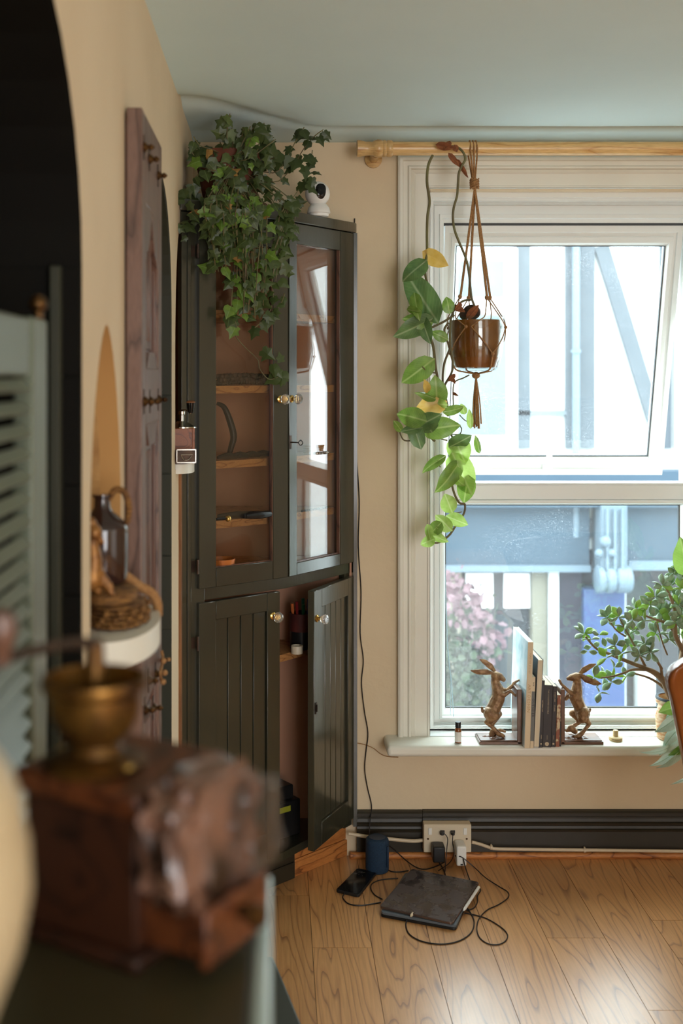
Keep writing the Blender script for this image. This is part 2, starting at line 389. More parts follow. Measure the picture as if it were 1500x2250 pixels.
# voussoir boards following arch 3's curve
a3 = [p for p in A3 if p[1] >= 1.699 and p[0] > 2.6]
for i in range(0, len(a3)-1, 2):
    seg_ = a3[i:i+3]
    if len(seg_) < 2: continue
    bm = NB(); c3 = Vector((0, 2.605, 1.70))
    q = []
    for (yy, zz) in seg_: q.append(Vector((WX-.002, yy, zz)))
    inner = [c3+(Vector((0, p.y, p.z))-c3)*.975 for p in q]; 
    poly = q+[Vector((WX-.002, p.y, p.z)) for p in inner[::-1]]
    prism3(bm, poly, (-.16, 0, 0)); obj('jamb_board', bm, 'reveal', parent=wl)
bm = NB(); bx(bm, (WX-.040, 1.515, .93), (WX-.026, 1.541, 1.70)); obj('door_stop', bm, 'reveal', parent=wl, bevel=.002)
# raw timber batten beside the cupboard, below the little shelf
bm = NB(); n_ = 26
for i in range(n_):
    z0, z1 = i*1.30/n_, (i+1)*1.30/n_
    e0 = 3.075+.006*noise.noise(Vector((i*.7, 0, 0))); e1 = 3.075+.006*noise.noise(Vector(((i+1)*.7, 0, 0)))
    vs = bx(bm, (WX-.001, e0, z0), (WX+.006, 3.16, z1))
obj('timber_batten', bm, 'rawwood', parent=wl)
# window wall
WXL, WXR, WZB, WZT = .4956, 1.425, .39, 2.169
bm = NB()
for a, b_ in (((WX-.4, 0), (WXL, CEIL+.03)), ((WXR, 0), (3.25, CEIL+.03)), ((WXL, 0), (WXR, WZB-.035)), ((WXL, WZT), (WXR, CEIL+.03))):
    bx(bm, (a[0], WY, a[1]-.02), (b_[0], WY+.10, b_[1]))
wb = struct('wall_back', bm, 'wall')
bm = NB(); bx(bm, (3.2, -2.6, -.02), (3.3, WY+.1, CEIL+.03)); struct('wall_right', bm, 'wall')
bm = NB(); bx(bm, (WX-.1, -2.7, -.02), (3.3, -2.6, CEIL+.03)); struct('wall_front', bm, 'wall')
# window: casing, frame, transom, tilted sash, panes
win = thing('window_1', 'white window with open top sash', 'window', (.96, WY, .36), kind='structure'); del win['category']; del win['label']
def casing(bm, XL, XR, ZB, ZT, w, prof):
    for (o0, d0), (o1, d1) in zip(prof[:-1], prof[1:]):
        pts = []
        for o_, d in ((o0, d0), (o1, d1)):
            pts.append([Vector((XL+o_*w, WY-d, ZB)), Vector((XL+o_*w, WY-d, ZT-o_*w)), Vector((XR-o_*w, WY-d, ZT-o_*w)), Vector((XR-o_*w, WY-d, ZB))])
        for i in range(3):
            bm.faces.new([bm.verts.new(p) for p in (pts[0][i], pts[0][i+1], pts[1][i+1], pts[1][i])])
    bmesh.ops.remove_doubles(bm, verts=bm.verts, dist=1e-5)
bm = NB(); casing(bm, .394, 1.527, .355, 2.257, .102, [(0, 0), (0, .022), (.06, .026), (.14, .026), (.17, .018), (.30, .018), (.34, .024), (.40, .024), (.43, .013), (.52, .016), (.56, .013), (.92, .012), (.94, .016), (1, .016), (1, -.08)])
obj('casing', bm, 'white', parent=win)
def ring(bm, o, i, prof):
    """o, i = (x0,x1,z0,z1) outer and inner rectangle; prof = (t, y)"""
    for (t0, y0), (t1, y1) in zip(prof[:-1], prof[1:]):
        R = []
        for t, y in ((t0, y0), (t1, y1)):
            x0, x1, z0, z1 = [o[k]+(i[k]-o[k])*t for k in range(4)]
            R.append([Vector((x0, y, z0)), Vector((x1, y, z0)), Vector((x1, y, z1)), Vector((x0, y, z1))])
        for k in range(4): bm.faces.new([bm.verts.new(p) for p in (R[0][k], R[0][(k+1) % 4], R[1][(k+1) % 4], R[1][k])])
    bmesh.ops.remove_doubles(bm, verts=bm.verts, dist=1e-5)
FX0, FX1 = .556, 1.357
bm = NB(); ring(bm, (WXL+.0015, WXR-.0015, WZB+.0012, 2.1535), (FX0, FX1, .432, 2.055), [(0, 3.60), (0, 3.655), (.22, 3.655), (.24, 3.66), (.32, 3.66), (.34, 3.675), (.38, 3.68), (.42, 3.675), (.44, 3.69), (.72, 3.69), (.74, 3.682), (.86, 3.682), (.88, 3.695), (1, 3.70), (1, 3.77), (0, 3.77)])
obj('frame', bm, 'upvc', parent=win)
bm = NB(); bx(bm, (FX0, 3.70, 1.140), (FX1, 3.77, 1.190)); bx(bm, (FX0, 3.692, 1.128), (FX1, 3.76, 1.140)); bx(bm, (FX0, 3.69, 1.190), (FX1, 3.77, 1.197)); obj('transom', bm, 'upvc', parent=win, bevel=.003)
# lower fixed light
bm = NB(); ring(bm, (FX0, FX1, .432, 1.128), (.566, 1.347, .425+.018, 1.120), [(0, 3.70), (.3, 3.712), (1, 3.735), (1, 3.745)]); obj('glazing_bead', bm, 'upvc', parent=win)
bm = NB(); ring(bm, (.566, 1.347, .443, 1.120), (.5685, 1.3445, .4455, 1.1175), [(0, 3.734), (1, 3.734), (1, 3.745)]); obj('window_seal', bm, 'seal', parent=win)
bm = NB(); bx(bm, (.566, 3.738, .44), (1.347, 3.742, 1.122)); obj('pane', bm, 'pane', parent=win)
# sash hung at the top, swung outward
ang = math.radians(13.7); SR = Matrix.Translation((0, 3.705, 2.052)) @ Matrix.Rotation(ang, 4, 'X')   # local z negative downward
def sash_obj(name, bm, mat, parent, **k):
    bmesh.ops.transform(bm, matrix=SR, verts=bm.verts); return obj(name, bm, mat, parent=parent, **k)
so, si = (.562, 1.350, -.873, 0), (.603, 1.303, -.812, -.074)
bm = NB(); ring(bm, so, si, [(0, .05), (0, 0), (.35, 0), (.40, .006), (.55, .008), (.60, .004), (.85, .006), (1, .02), (1, .05), (0, .05)]); sash = sash_obj('sash', bm, 'upvc', win)
bm = NB(); ring(bm, si, (.606, 1.300, -.809, -.077), [(0, .019), (1, .019), (1, .03)]); sash_obj('window_seal', bm, 'seal', sash)
bm = NB(); bx(bm, (.603, .024, -.812), (1.303, .028, -.074)); sash_obj('pane', bm, 'pane', sash)
bm = NB(); bx(bm, (.93, -.012, -.86), (.965, .0, -.835)); bx(bm, (.938, -.026, -.862), (.957, -.012, -.775)); sash_obj('sash_handle', bm, 'upvc', sash, bevel=.003)
bm = NB(); bx(bm, (FX0, 3.702, 2.047), (FX1, 3.715, 2.0555)); obj('window_seal', bm, 'seal', parent=win)
# sill board
bm = NB(); bx(bm, (.35, 3.505, .355), (1.60, 3.70, .390)); obj('sill', bm, 'white', parent=win, bevel=.012, seg=4)
bm = NB(); bx(bm, (.50, 3.655, .389), (1.42, 3.70, .400)); obj('sill_fillet', bm, 'upvc', parent=win, bevel=.003)
# skirting board on the window wall
def profile_x(bm, prof, x0, x1):
    n = len(prof); a = [bm.verts.new((x0, y, z)) for y, z in prof]; b = [bm.verts.new((x1, y, z)) for y, z in prof]
    for i in range(n): bm.faces.new((a[i], a[(i+1) % n], b[(i+1) % n], b[i]))
    bm.faces.new(a[::-1]); bm.faces.new(b)
sk = [(WY, .018), (3.597, .018), (3.597, .083), (3.593, .085), (3.591, .091), (3.597, .094), (3.599, .101), (3.595, .104), (3.593, .112), (3.599, .115), (3.602, .124), (3.602, .130), (3.597, .133), (3.597, .143), (3.602, .148), (WY, .149)]
bm = NB(); profile_x(bm, sk, .262, .472)
bs = struct('baseboard_back', bm, 'olive_dark')
bm = NB(); profile_x(bm, [(y+.001, z+.001 if z > .02 else z) for y, z in sk], .474, 3.2); obj('skirting_length', bm, 'olive_dark', parent=bs)
bm = NB(); lathe(bm, (.24, 3.597, .009), [(.011, 0), (.011, 2.96)], 12, axis='x'); o = struct('trim_1', bm, 'pine', smooth=True)
bm = NB(); bx(bm, (2.2, -2.6, 0), (3.2, -2.58, .14)); struct('baseboard_front', bm, 'olive_dark')
# ================================================================ CORNER CUPBOARD
cup = thing('corner_cupboard', 'tall olive green corner cupboard with glazed upper doors, one lower door ajar', 'cupboard', (0, 3.4, 0))
D1 = Fr((-.214, 3.14, 0), (.798, .602, 0)); D2 = Fr((.041, 3.334, 0), (.622, .783, 0))
L1 = Fr((-.214, 3.14, 0), (.787, .616, 0)); L2 = Fr((.1155, 3.343, 0), (.468, .884, 0))
def outline(g):   # plan of the carcass, g = how far behind the door faces
    a = Vector((-.214, 3.14))+Vector((-.602, .798))*g; b = Vector((.040, 3.332))+Vector((-.69, .72))*g; c = Vector((.253, 3.60))+Vector((-.783, .622))*g
    e = a+(a-b).normalized()*.062; e.x = max(e.x, WX+.002)
    return [e, a, b, c, Vector((min(c.x+.012, .262), 3.617)), Vector((WX+.001, 3.617)), Vector((WX+.001, e.y))]
def slab(name, z0, z1, g, mat, **k):
    bm = NB(); prism(bm, outline(g), z0, z1); return obj(name, bm, mat, parent=cup, **k)
slab('cornice', 2.010, 2.042, -.004, 'olive', bevel=.003)
slab('top_panel', 1.985, 2.009, .026, 'olive')
slab('middle_rail', .915, .950, .016, 'olive', bevel=.002)
slab('bottom_panel', .100, .124, .024, 'olive')
E = Vector((WX+.003, 3.103, 0))
bm = NB(); fr = Fr((-.262, 3.120, 0), (.798, .602, 0)); fr.box(bm, (0, -.02, .10), (.078, 0, 2.009)); fr.box(bm, (.018, 0, .10), (.030, .004, 2.009)); obj('left_stile', bm, 'olive', parent=cup, bevel=.0015)
bm = NB(); fr2 = Fr((.22, 3.585, 0), (.622, .783, 0)); fr2.box(bm, (0, -.02, .10), (.036, .0, 2.009)); bx(bm, (.250, 3.600, .10), (.263, 3.617, 2.009)); obj('right_stile', bm, 'olive', parent=cup)
bm = NB(); bx(bm, (WX+.001, 3.13, .124), (WX+.006, 3.612, 1.985)); obj('side_lining', bm, 'pinkwood', parent=cup)
bm = NB(); bx(bm, (WX+.006, 3.608, .124), (.245, 3.6165, 1.985)); obj('back_lining', bm, 'pinkwood', parent=cup)
for z in (1.74, 1.521, 1.304, 1.131, .970, .700):
    bm = NB(); o_ = outline(.045 if z > .9 else .07); prism(bm, [(max(p.x, WX+.007), min(p.y, 3.607)) for p in o_], z-.022, z); obj('shelf', bm, 'shelfwood', parent=cup)
# plinth, painted then bare pine
pf = Fr((-.262, 3.170, 0), (.74, .672, 0))
bm = NB(); pf.box(bm, (0, -.02, 0), (.435, 0, .10)); pf.box(bm, (0, 0, 0), (.43, .006, .05)); obj('plinth', bm, 'olive_dark', parent=cup, bevel=.002)
bm = NB(); pf.box(bm, (.436, -.02, 0), (.69, 0, .052)); obj('plinth_board', bm, 'pine', parent=cup, bevel=.002)
bm = NB(); pf.box(bm, (.436, -.02, .053), (.69, -.003, .098)); obj('plinth_board', bm, 'pine', parent=cup, bevel=.002)
def knob(fr, s, z, parent, out=.008):
    bm = NB(); c = fr.p(s, out, z); lathe(bm, fr.p(s, 0, z), [(.011, 0), (.011, .003), (.006, .006), (.0055, out+.004), (.009, out+.007)], 20, axis=tuple(fr.n))
    k = obj('knob_collar', bm, 'gold', parent=parent, smooth=True)
    bm = NB(); lathe(bm, fr.p(s, out+.006, z), [(.006, 0), (.0135, .006), (.0165, .013), (.0135, .020), (.006, .0235)], 10, axis=tuple(fr.n)); obj('glass_knob', bm, 'glassknob', parent=parent)
def glazed(fr, W, z0, z1, sl, sr, rb, rt, knob_s, dark_edge):
    bm = NB(); T = -.022
    fr.box(bm, (0, T, z0), (sl, 0, z1)); fr.box(bm, (W-sr, T, z0), (W, 0, z1)); fr.box(bm, (sl, T, z0), (W-sr, 0, z0+rb)); fr.box(bm, (sl, T, z1-rt), (W-sr, 0, z1))
    d = obj('glazed_door', bm, 'olive', parent=cup, bevel=.0015, seg=1)
    bm = NB(); fr.box(bm, (sl, -.016, z0+rb), (W-sr, -.012, z1-rt)); obj('pane', bm, 'pane2', parent=d)
    bm = NB(); e = .004
    fr.box(bm, (W-sr-e, -.012, z0+rb), (W-sr, -.002, z1-rt)); fr.box(bm, (sl, -.012, z0+rb), (W-sr, -.006, z0+rb+.003)); obj('glazing_bead', bm, 'darkwood', parent=d)
    knob(fr, knob_s, 1.481, d); return d
d1 = glazed(D1, .3155, .951, 2.008, .058, .056, .054, .08, .285, 1)
d2 = glazed(D2, .3400, .951, 2.008, .038, .076, .037, .062, .010, 1)
# key in its lock on the second door
bm = NB(); D2.box(bm, (.001, 0, 1.332), (.010, .0015, 1.372)); lathe(bm, D2.p(.006, 0, 1.352), [(.0018, 0), (.0018, .03)], 8, axis=tuple(D2.n)); kp = D2.p(.006, .038, 1.352)
tube(bm, [kp+Vector((0, 0, .008)), kp+D2.n*.008, kp-Vector((0, 0, .008)), kp-D2.n*.008, kp+Vector((0, 0, .008))], .0014, 6, 5); obj('key', bm, 'iron', parent=d2, smooth=True)
def boarded(fr, W, z0, z1, a, b, zb, zt, nb, knob_s, knob_z, T=-.022):
    bm = NB(); fr.box(bm, (0, T, z0), (a, 0, z1)); fr.box(bm, (b, T, z0), (W, 0, z1)); fr.box(bm, (a, T, z0), (b, 0, zb)); fr.box(bm, (a, T, zt), (b, 0, z1))
    d = obj('boarded_door', bm, 'olive', parent=cup, bevel=.0015, seg=1)
    w_ = (b-a)/nb
    for i in range(nb):
        bm = NB(); fr.box(bm, (a+i*w_+.0012, T+.004, zb), (a+(i+1)*w_-.0012, -.008, zt)); obj('board', bm, 'olive', parent=d, bevel=.0015, seg=1)
    bm = NB(); fr.box(bm, (a, T+.002, zb), (b, T+.006, zt)); obj('board_backing', bm, 'olive_dark', parent=d)
    knob(fr, knob_s, knob_z, d); return d
b1 = boarded(L1, .2890, .128, .911, .058, .2414, .205, .858, 4, .262, .842)
b2 = boarded(L2, .2920, .128, .906, .054, .248, .198, .850, 5, .018, .822)
bm = NB(); L2.box(bm, (.006, 0, .538), (.016, .002, .572)); L2.box(bm, (.009, .002, .545), (.013, .006, .565)); obj('lock_plate', bm, 'iron', parent=b2)
for z in (1.015, .80, 1.9, .25):
    bm = NB(); lathe(bm, D1.p(-.006, .002, z-.02), [(.004, 0), (.004, .04)], 8); D1.box(bm, (-.022, -.016, z-.016), (-.006, -.012, z+.016)); obj('hinge', bm, 'iron', parent=cup, smooth=True)
bm = NB(); ball(bm, (0, 0, 0), 1, 6, 4); beadm = bpy.data.meshes.new('bead'); bm.to_mesh(beadm); bm.free(); beadm.shade_smooth()
MAT['darkbead'] = M('dark beads', srgb(28, 30, 26), srgb(80, 60, 50), 40, .2, space='Object')
MAT['silver'] = M('silver', srgb(170, 160, 146), srgb(90, 80, 70), 80, .3, metal=.8)
def beads(bm, pts, r, step):
    pts = smooth_path(pts, 12); acc = 0; last = pts[0]
    for p in pts[1:]:
        acc += (p-last).length; last = p
        if acc >= step: ball(bm, p, r*random.uniform(.85, 1.1), 7, 5); acc = 0
# ---- things inside the cupboard
bm = NB()
for q in range(13):
    z = 1.521+.007+.0085*(q//5)+random.uniform(0, .003); x0 = -.185+random.uniform(-.01, .03); q = q % 5
    beads(bm, [(x0, 3.24+q*.008, z), (-.10, 3.30+q*.006, z+.004), (-.02, 3.375-q*.003, z), (.01, 3.41, z-.004)], .0078, random.uniform(.006, .011))
tag(obj('bead_necklace', bm, 'darkbead', smooth=True), 'heap of dark beaded necklaces on the cupboard shelf near the glass knobs', 'necklace')
bm = NB(); c0 = P(470, 950, 3.30)
pts = [P(476, 886, 3.30), P(492, 895, 3.30), P(505, 925, 3.30), P(513, 958, 3.30), P(508, 982, 3.30), P(500, 1003, 3.30)]; pts[-1].z = 1.3045
tube(bm, pts, [.005, .008, .010, .010, .009, .006], 10, 6); tag(obj('hair_band', bm, 'black', smooth=True), 'curved black band standing upright behind the left glass door', 'headband')
bm = NB()
for q in range(5):
    a = P(478+q*26, 1000-q*2, 3.22+.035*q); a.z = 1.304+.0105
    tube(bm, [a, a+Vector((.03, .02, .004)), a+Vector((.055, .035, 0))], [.005, .0105, .006], 8, 4)
tag(obj('leather_strap_bundle', bm, 'black', smooth=True), 'row of dark leather pieces lying beneath the upright black band', 'leather strap')
bm = NB()
for a, b_, c_ in (((478, 1124), (520, 1128), (590, 1136)), ((535, 1122), (565, 1120), (585, 1122)), ((540, 1133), (570, 1138), (594, 1128))):
    q = [P(*p, 3.24+.03*i) for i, p in enumerate((a, b_, c_))]
    for v in q: v.z = 1.131+.012
    tube(bm, q, [.006, .0115, .008], 8, 4)
tag(obj('dark_pliers', bm, 'black', smooth=True), 'black handled pliers lying on the lowest glazed shelf', 'pliers')
bm = NB(); c0 = P(501, 1137, 3.215); c0.z = 1.131+.0085; ball(bm, c0, .0085, 16, 10)
for i in range(40):
    v = Vector((random.gauss(0, 1), random.gauss(0, 1), random.gauss(0, 1))).normalized()*.0082; 
    if v.z > -.007: ball(bm, c0+v, .0016, 5, 4)
tag(obj('gold_bead_ball', bm, 'gold', smooth=True), 'small studded gold ball on the lowest glazed shelf', 'ornament')
bm = NB(); tube(bm, [P(476, 1139, 3.19)+Vector((0, 0, -.002)), P(486, 1138, 3.2)+Vector((0, 0, -.002)), P(495, 1138, 3.208)+Vector((0, 0, -.002))], .0035, 8, 4); tag(obj('braided_cord', bm, 'black', smooth=True), 'short black braided cord ending at the gold ball', 'cord')
MAT['orange'] = M('orange glazed bowl', srgb(196, 116, 52), srgb(180, 98, 40), 8, .4)
bm = NB(); c0 = P(486, 1240, 3.24); c0.z = .970; lathe(bm, c0, [(.018, 0), (.03, .004), (.038, .03), (.041, .052), (.038, .052), (.034, .03), (.02, .006)], 28, capt=True); tag(obj('orange_bowl', bm, 'orange', smooth=True), 'orange bowl on the floor of the glazed upper cupboard', 'bowl')
bm = NB(); c0 = Vector((.118, 3.50, 1.304)); 
for h in range(6): lathe(bm, c0+Vector((0, 0, .001+h*.005)), [(.030+.0008*h, 0), (.032+.0008*h, .0022), (.030+.0008*h, .0045)], 24, capb=True, capt=True)
tag(obj('wicker_basket', bm, 'twine', smooth=True), 'little brown woven basket behind the reflecting glass door', 'basket')
bm = NB(); beads(bm, [(.10, 3.462, 1.310), (.125, 3.462, 1.310), (.150, 3.485, 1.310), (.165, 3.52, 1.310)], .0045, .008); tag(obj('silver_bracelet', bm, 'silver', smooth=True), 'silver bead bracelet lying at the foot of the woven basket', 'bracelet')
bm = NB(); beads(bm, [(.075, 3.42, 1.136), (.11, 3.46, 1.136), (.145, 3.50, 1.136), (.165, 3.53, 1.136)], .004, .0085); tag(obj('dark_bracelet', bm, 'darkbead', smooth=True), 'thin dark bracelet on the lowest shelf behind the reflecting glass', 'bracelet')
# pen pot, jar and boxes in the lower part
MAT['maroon'] = M('maroon card', srgb(92, 38, 32), srgb(70, 30, 28), 20, .6)
pp = P(662, 1440, 3.50); pp.z = .700
pot = thing('pen_pot', 'dark pot with a maroon band full of pens behind the open lower door', 'pen pot', pp)
bm = NB(); lathe(bm, pp, [(.036, 0), (.036, .055), (.033, .055), (.033, .004)], 24); obj('pot_base', bm, 'black', parent=pot, smooth=True)
bm = NB(); lathe(bm, pp+Vector((0, 0, .0552)), [(.037, 0), (.037, .055), (.034, .055), (.034, 0)], 24, capb=False, capt=False); obj('pot_band', bm, 'maroon', parent=pot, smooth=True)
pc = [srgb(170, 40, 80), srgb(40, 60, 140), srgb(30, 110, 90), srgb(40, 40, 44), srgb(190, 170, 140), srgb(190, 100, 50), srgb(120, 30, 30), srgb(30, 90, 60), srgb(60, 60, 120)]
for i, c_ in enumerate(pc):
    MAT['pen%d' % i] = M('pen colour', c_, None, rough=.35)
    a = i/len(pc)*6.28; b0 = pp+Vector((.02*math.cos(a), .02*math.sin(a), .01)); b1_ = pp+Vector((.031*math.cos(a), .031*math.sin(a), .135+.02*random.random()))
    bm = NB(); tube(bm, [b0, b1_], .0042, 8, 1); tube(bm, [b1_-(b1_-b0)*.2, b1_], .0052, 8, 1); obj('pen', bm, 'pen%d' % i, parent=pot, smooth=True)
bm = NB(); c0 = P(652, 1440, 3.43); c0.z = .700; lathe(bm, c0, [(.018, 0), (.0185, .022), (.0175, .024), (.016, .024), (.015, .004)], 24); tag(obj('candle_tin', bm, 'cream_plastic', smooth=True), 'small pale cup in front of the pen pot', 'cup')
MAT['greenlabel'] = M('yellow green label', srgb(150, 150, 40), None, rough=.5)
c0 = P(645, 1830, 3.40); bxo = thing('tool_case', 'black case with a yellow green label in the bottom of the cupboard', 'case', (c0.x, 3.5, .124))
fr = Fr((-.01, 3.42, 0), (.8, .6, 0)); bm = NB(); fr.box(bm, (0, -.10, .125), (.11, 0, .235)); fr.box(bm, (.005, -.08, .236), (.09, -.01, .28)); obj('case_body', bm, 'black', parent=bxo, bevel=.004)
bm = NB(); fr.box(bm, (.012, -.0005, .205), (.07, .0015, .222)); obj('case_label', bm, 'greenlabel', parent=bxo)

# ================================================================ CURTAIN ROD
YR = 3.50
rz = H-(326.5-CY)*YR/F
rod = thing('curtain_rod', 'pale wooden curtain pole with turned finial above the window', 'curtain pole', ((785-CX)*YR/F, YR, rz))
x0 = (862-CX)*YR/F; bm = NB(); lathe(bm, (x0, YR, rz), [(.0215, 0), (.0215, 1.35)], 24, axis='x'); obj('pole', bm, 'rodwood', parent=rod, smooth=True)
xa = (783-CX)*YR/F; bm = NB(); lathe(bm, (xa, YR, rz), [(.020, 0), (.0262, .002), (.0265, .008), (.022, .028), (.0215, .050), (.024, .053), (.0265, .058), (.0285, .066), (.0275, .076), (.0245, .081), (.0265, .084), (.0265, .090), (.024, .093), (.0262, .097), (.0262, .108), (.0235, .1125)], 32, axis='x'); obj('finial', bm, 'rodwood', parent=rod, smooth=True, angle=50)
for xx in (x0+.01, x0+1.2):
    bm = NB(); lathe(bm, (xx-.06, WY, rz-.012), [(.028, 0), (.028, -.01), (.014, -.016), (.012, -.09)], 20, axis='y'); obj('rod_bracket', bm, 'rodwood', parent=rod, smooth=True)

# ================================================================ CAMERA ON THE CUPBOARD
ct = P(700, 470, 3.46); ct.z = 2.042
pc_ = thing('security_camera', 'round white indoor security camera standing on the cupboard top', 'camera', ct)
bm = NB(); lathe(bm, ct, [(.030, 0), (.031, .008), (.0355, .010), (.036, .014), (.033, .026), (.024, .038), (.018, .042)], 36); obj('camera_base', bm, 'wplastic', parent=pc_, smooth=True)
hc = ct+Vector((-.004, 0, .070)); bm = NB(); ball(bm, hc, .0385, 36, 24); obj('camera_head', bm, 'wplastic', parent=pc_, smooth=True)
look = Vector((.30, -.95, .12)).normalized(); e1 = look.cross(Vector((0, 0, 1))).normalized(); e2 = e1.cross(look)
bm = NB(); ring_ = []
outl = []
for i in range(28):
    a = 2*math.pi*i/28; u_, v_ = .0185*math.cos(a), .0245*math.sin(a)
    if u_ < 0: u_ *= .78
    if v_ > 0 and u_ < 0: u_ -= .006*math.sin(a)
    outl.append((u_, v_))
def onball(u_, v_, r=.0389):
    k_ = math.sqrt(max(r*r-u_*u_-v_*v_, 0)); return hc+e1*u_+e2*v_+look*k_
cen = bm.verts.new(onball(0, 0)); rr_ = [[bm.verts.new(onball(u_*s, v_*s)) for u_, v_ in outl] for s in (.35, .7, 1)]
for i in range(28):
    bm.faces.new((cen, rr_[0][i], rr_[0][(i+1) % 28]))
    for k_ in range(2): bm.faces.new((rr_[k_][i], rr_[k_+1][i], rr_[k_+1][(i+1) % 28], rr_[k_][(i+1) % 28]))
obj('face_plate', bm, 'gblack', parent=pc_, smooth=True)
bm = NB(); lathe(bm, onball(.003, -.004, .0385), [(.0095, 0), (.0095, .0018), (.007, .002), (.005, .0012)], 24, axis=tuple(look)); obj('camera_lens', bm, 'gblack', parent=pc_, smooth=True)
# ================================================================ OUTSIDE: TIMBER FRAMED BUILDING OVER A SHOP
YF = 10.0
MAT['render_w'] = M('white render', srgb(200, 204, 204), srgb(190, 196, 197), 2, .85)
MAT['beam'] = M('blue grey timber', srgb(72, 79, 85), srgb(64, 72, 79), 3, .7)
MAT['fascia'] = M('powder blue fascia', srgb(46, 64, 78), srgb(50, 68, 82), 1.5, .5)
MAT['fascia_l'] = M('pale blue moulding', srgb(92, 108, 120), None, rough=.5)
MAT['pilaster'] = M('bright blue pilaster', srgb(40, 60, 104), srgb(46, 66, 108), 2, .5)
MAT['shopdark'] = M('dark shop glass', srgb(34, 36, 40), srgb(50, 50, 52), 2, .2)
MAT['beige'] = M('beige door frame', srgb(110, 106, 92), None, rough=.6)
MAT['plum'] = M('dark plum paint', srgb(36, 32, 48), srgb(30, 30, 42), 3, .5)
MAT['paper'] = M('white paper', srgb(246, 248, 250), None, rough=.8)
MAT['greytext'] = M('faint grey print', srgb(110, 118, 124), None, rough=.8)
MAT['asphalt'] = M('pale road', srgb(176, 178, 178), srgb(160, 162, 164), 4, .9)
MAT['curtain'] = M('pale net curtain', srgb(90, 100, 106), srgb(98, 108, 112), 3, .8)
bld = thing('timber_framed_building', 'white timber framed building with blue shopfront across the street', 'building', (2, YF+.5, -2.6))
def fbox(name, x0, x1, y0, y1, mat, d0=0.0, d1=.05, parent=bld, bevel=0, **k):
    a = P(x0, y1, YF); b = P(x1, y0, YF); bm = NB(); bx(bm, (a.x, YF-d1, a.z), (b.x, YF-d0, b.z)); return obj(name, bm, mat, parent=parent, bevel=bevel, **k)
bm = NB(); bx(bm, (-4, YF, 0.0), (12, YF+.6, 3.25)); obj('wall', bm, 'render_w', parent=bld)
bm = NB(); bx(bm, (-4, YF+.12, -2.6), (12, YF+.6, 0.0)); obj('shop_wall', bm, 'shopdark', parent=bld)
bm = NB(); bx(bm, (-4.2, YF-.25, 3.25), (12.2, YF+2, 3.34)); obj('roof_edge', bm, 'beam', parent=bld)
bm = NB(); bx(bm, (-4, YF-.04, 0.10), (12, YF, .28)); obj('beam', bm, 'beam', parent=bld)
for (a, b_, t, u_) in ((1133, 1162, 380, 985), (1240, 1303, 380, 985), (1448, 1470, 380, 985), (880, 905, 380, 985), (1640, 1670, 380, 985), (1780, 1810, 380, 985)): fbox('beam', a, b_, t, u_, 'beam')
fbox('beam', 985, 1240, 902, 912, 'curtain'); fbox('beam', 1162, 1240, 380, 395, 'beam')
p0, p1 = P(1302, 556, YF-.03), P(1447, 930, YF-.03)
for (xa_, ya_, xb_, yb_) in ((1318, 540, 1440, 940), (1560, 540, 1700, 900), (780, 540, 660, 900)):
    a, b_ = P(xa_, ya_, YF), P(xb_, yb_, YF); d = (b_-a).normalized(); q = Vector((-d.z, 0, d.x))*.065; a.y = b_.y = YF-.001
    bm = NB(); prism3(bm, [a-q, a+q, b_+q, b_-q], (0, -.045, 0)); obj('beam', bm, 'beam', parent=bld)
# upstairs windows
for (a, b_) in ((985, 1132), (1478, 1600)):
    wf = fbox('window_frame', a, b_, 548, 985, 'render_w', 0, .09)
    for (x0, x1, y0, y1) in ((a+16, b_-30, 575, 655), (a+16, b_-25, 690, 955)):
        fbox('pane', x0, x1, y0, y1, 'curtain', .085, .097, parent=wf)
# shopfront
fs = fbox('fascia', 700, 1286, 1108, 1236, 'fascia', 0, .12); fbox('fascia_moulding', 700, 1286, 1236, 1250, 'fascia_l', 0, .17, parent=fs)
fs = fbox('fascia', 1368, 1900, 1060, 1226, 'fascia', 0, .12); fbox('fascia_moulding', 1368, 1900, 1226, 1246, 'fascia_l', 0, .17, parent=fs)
fbox('cornice', 700, 1900, 1030, 1108, 'fascia', 0, .25)
pl = fbox('pilaster', 1276, 1366, 1290, 1900, 'pilaster', -.1, .10, bevel=.01)
# scrolled corbel
bm = NB(); c = P(1328, 1255, YF-.2); bx(bm, (P(1300, 0, YF).x, YF-.28, P(0, 1250, YF).z), (P(1356, 0, YF).x, YF, P(0, 1100, YF).z))
lathe(bm, (P(1292, 0, YF).x, YF-.24, P(0, 1262, YF).z), [(.10, 0), (.12, .01), (.12, .05), (.10, .07), (.12, .09), (.12, .14), (.10, .16), (.12, .18), (.12, .28), (.10, .30)], 20, axis='x')
for x_, y_, r in ((1329, 1190, .05), (1315, 1215, .036), (1343, 1215, .036)): ball(bm, P(x_, y_, YF-.30), r, 14, 10)
for x_ in (1312, 1328, 1344): bx(bm, (P(x_, 0, YF).x-.012, YF-.31, P(0, 1240, YF).z), (P(x_, 0, YF).x+.012, YF-.28, P(0, 1110, YF).z))
obj('corbel', bm, 'fascia_l', parent=bld, smooth=True)
fbox('plum_panel', 1222, 1276, 1250, 1900, 'plum', -.12, .02)
fbox('door_post', 1200, 1221, 1250, 1900, 'render_w', -.12, .10); fbox('door_post', 1166, 1198, 1250, 1900, 'beige', -.12, .06)
sd = fbox('shop_door', 990, 1166, 1252, 1900, 'shopdark', -.12, -.06)
fbox('door_rail', 1084, 1104, 1252, 1900, 'beam', .06, .02, parent=sd) if False else None
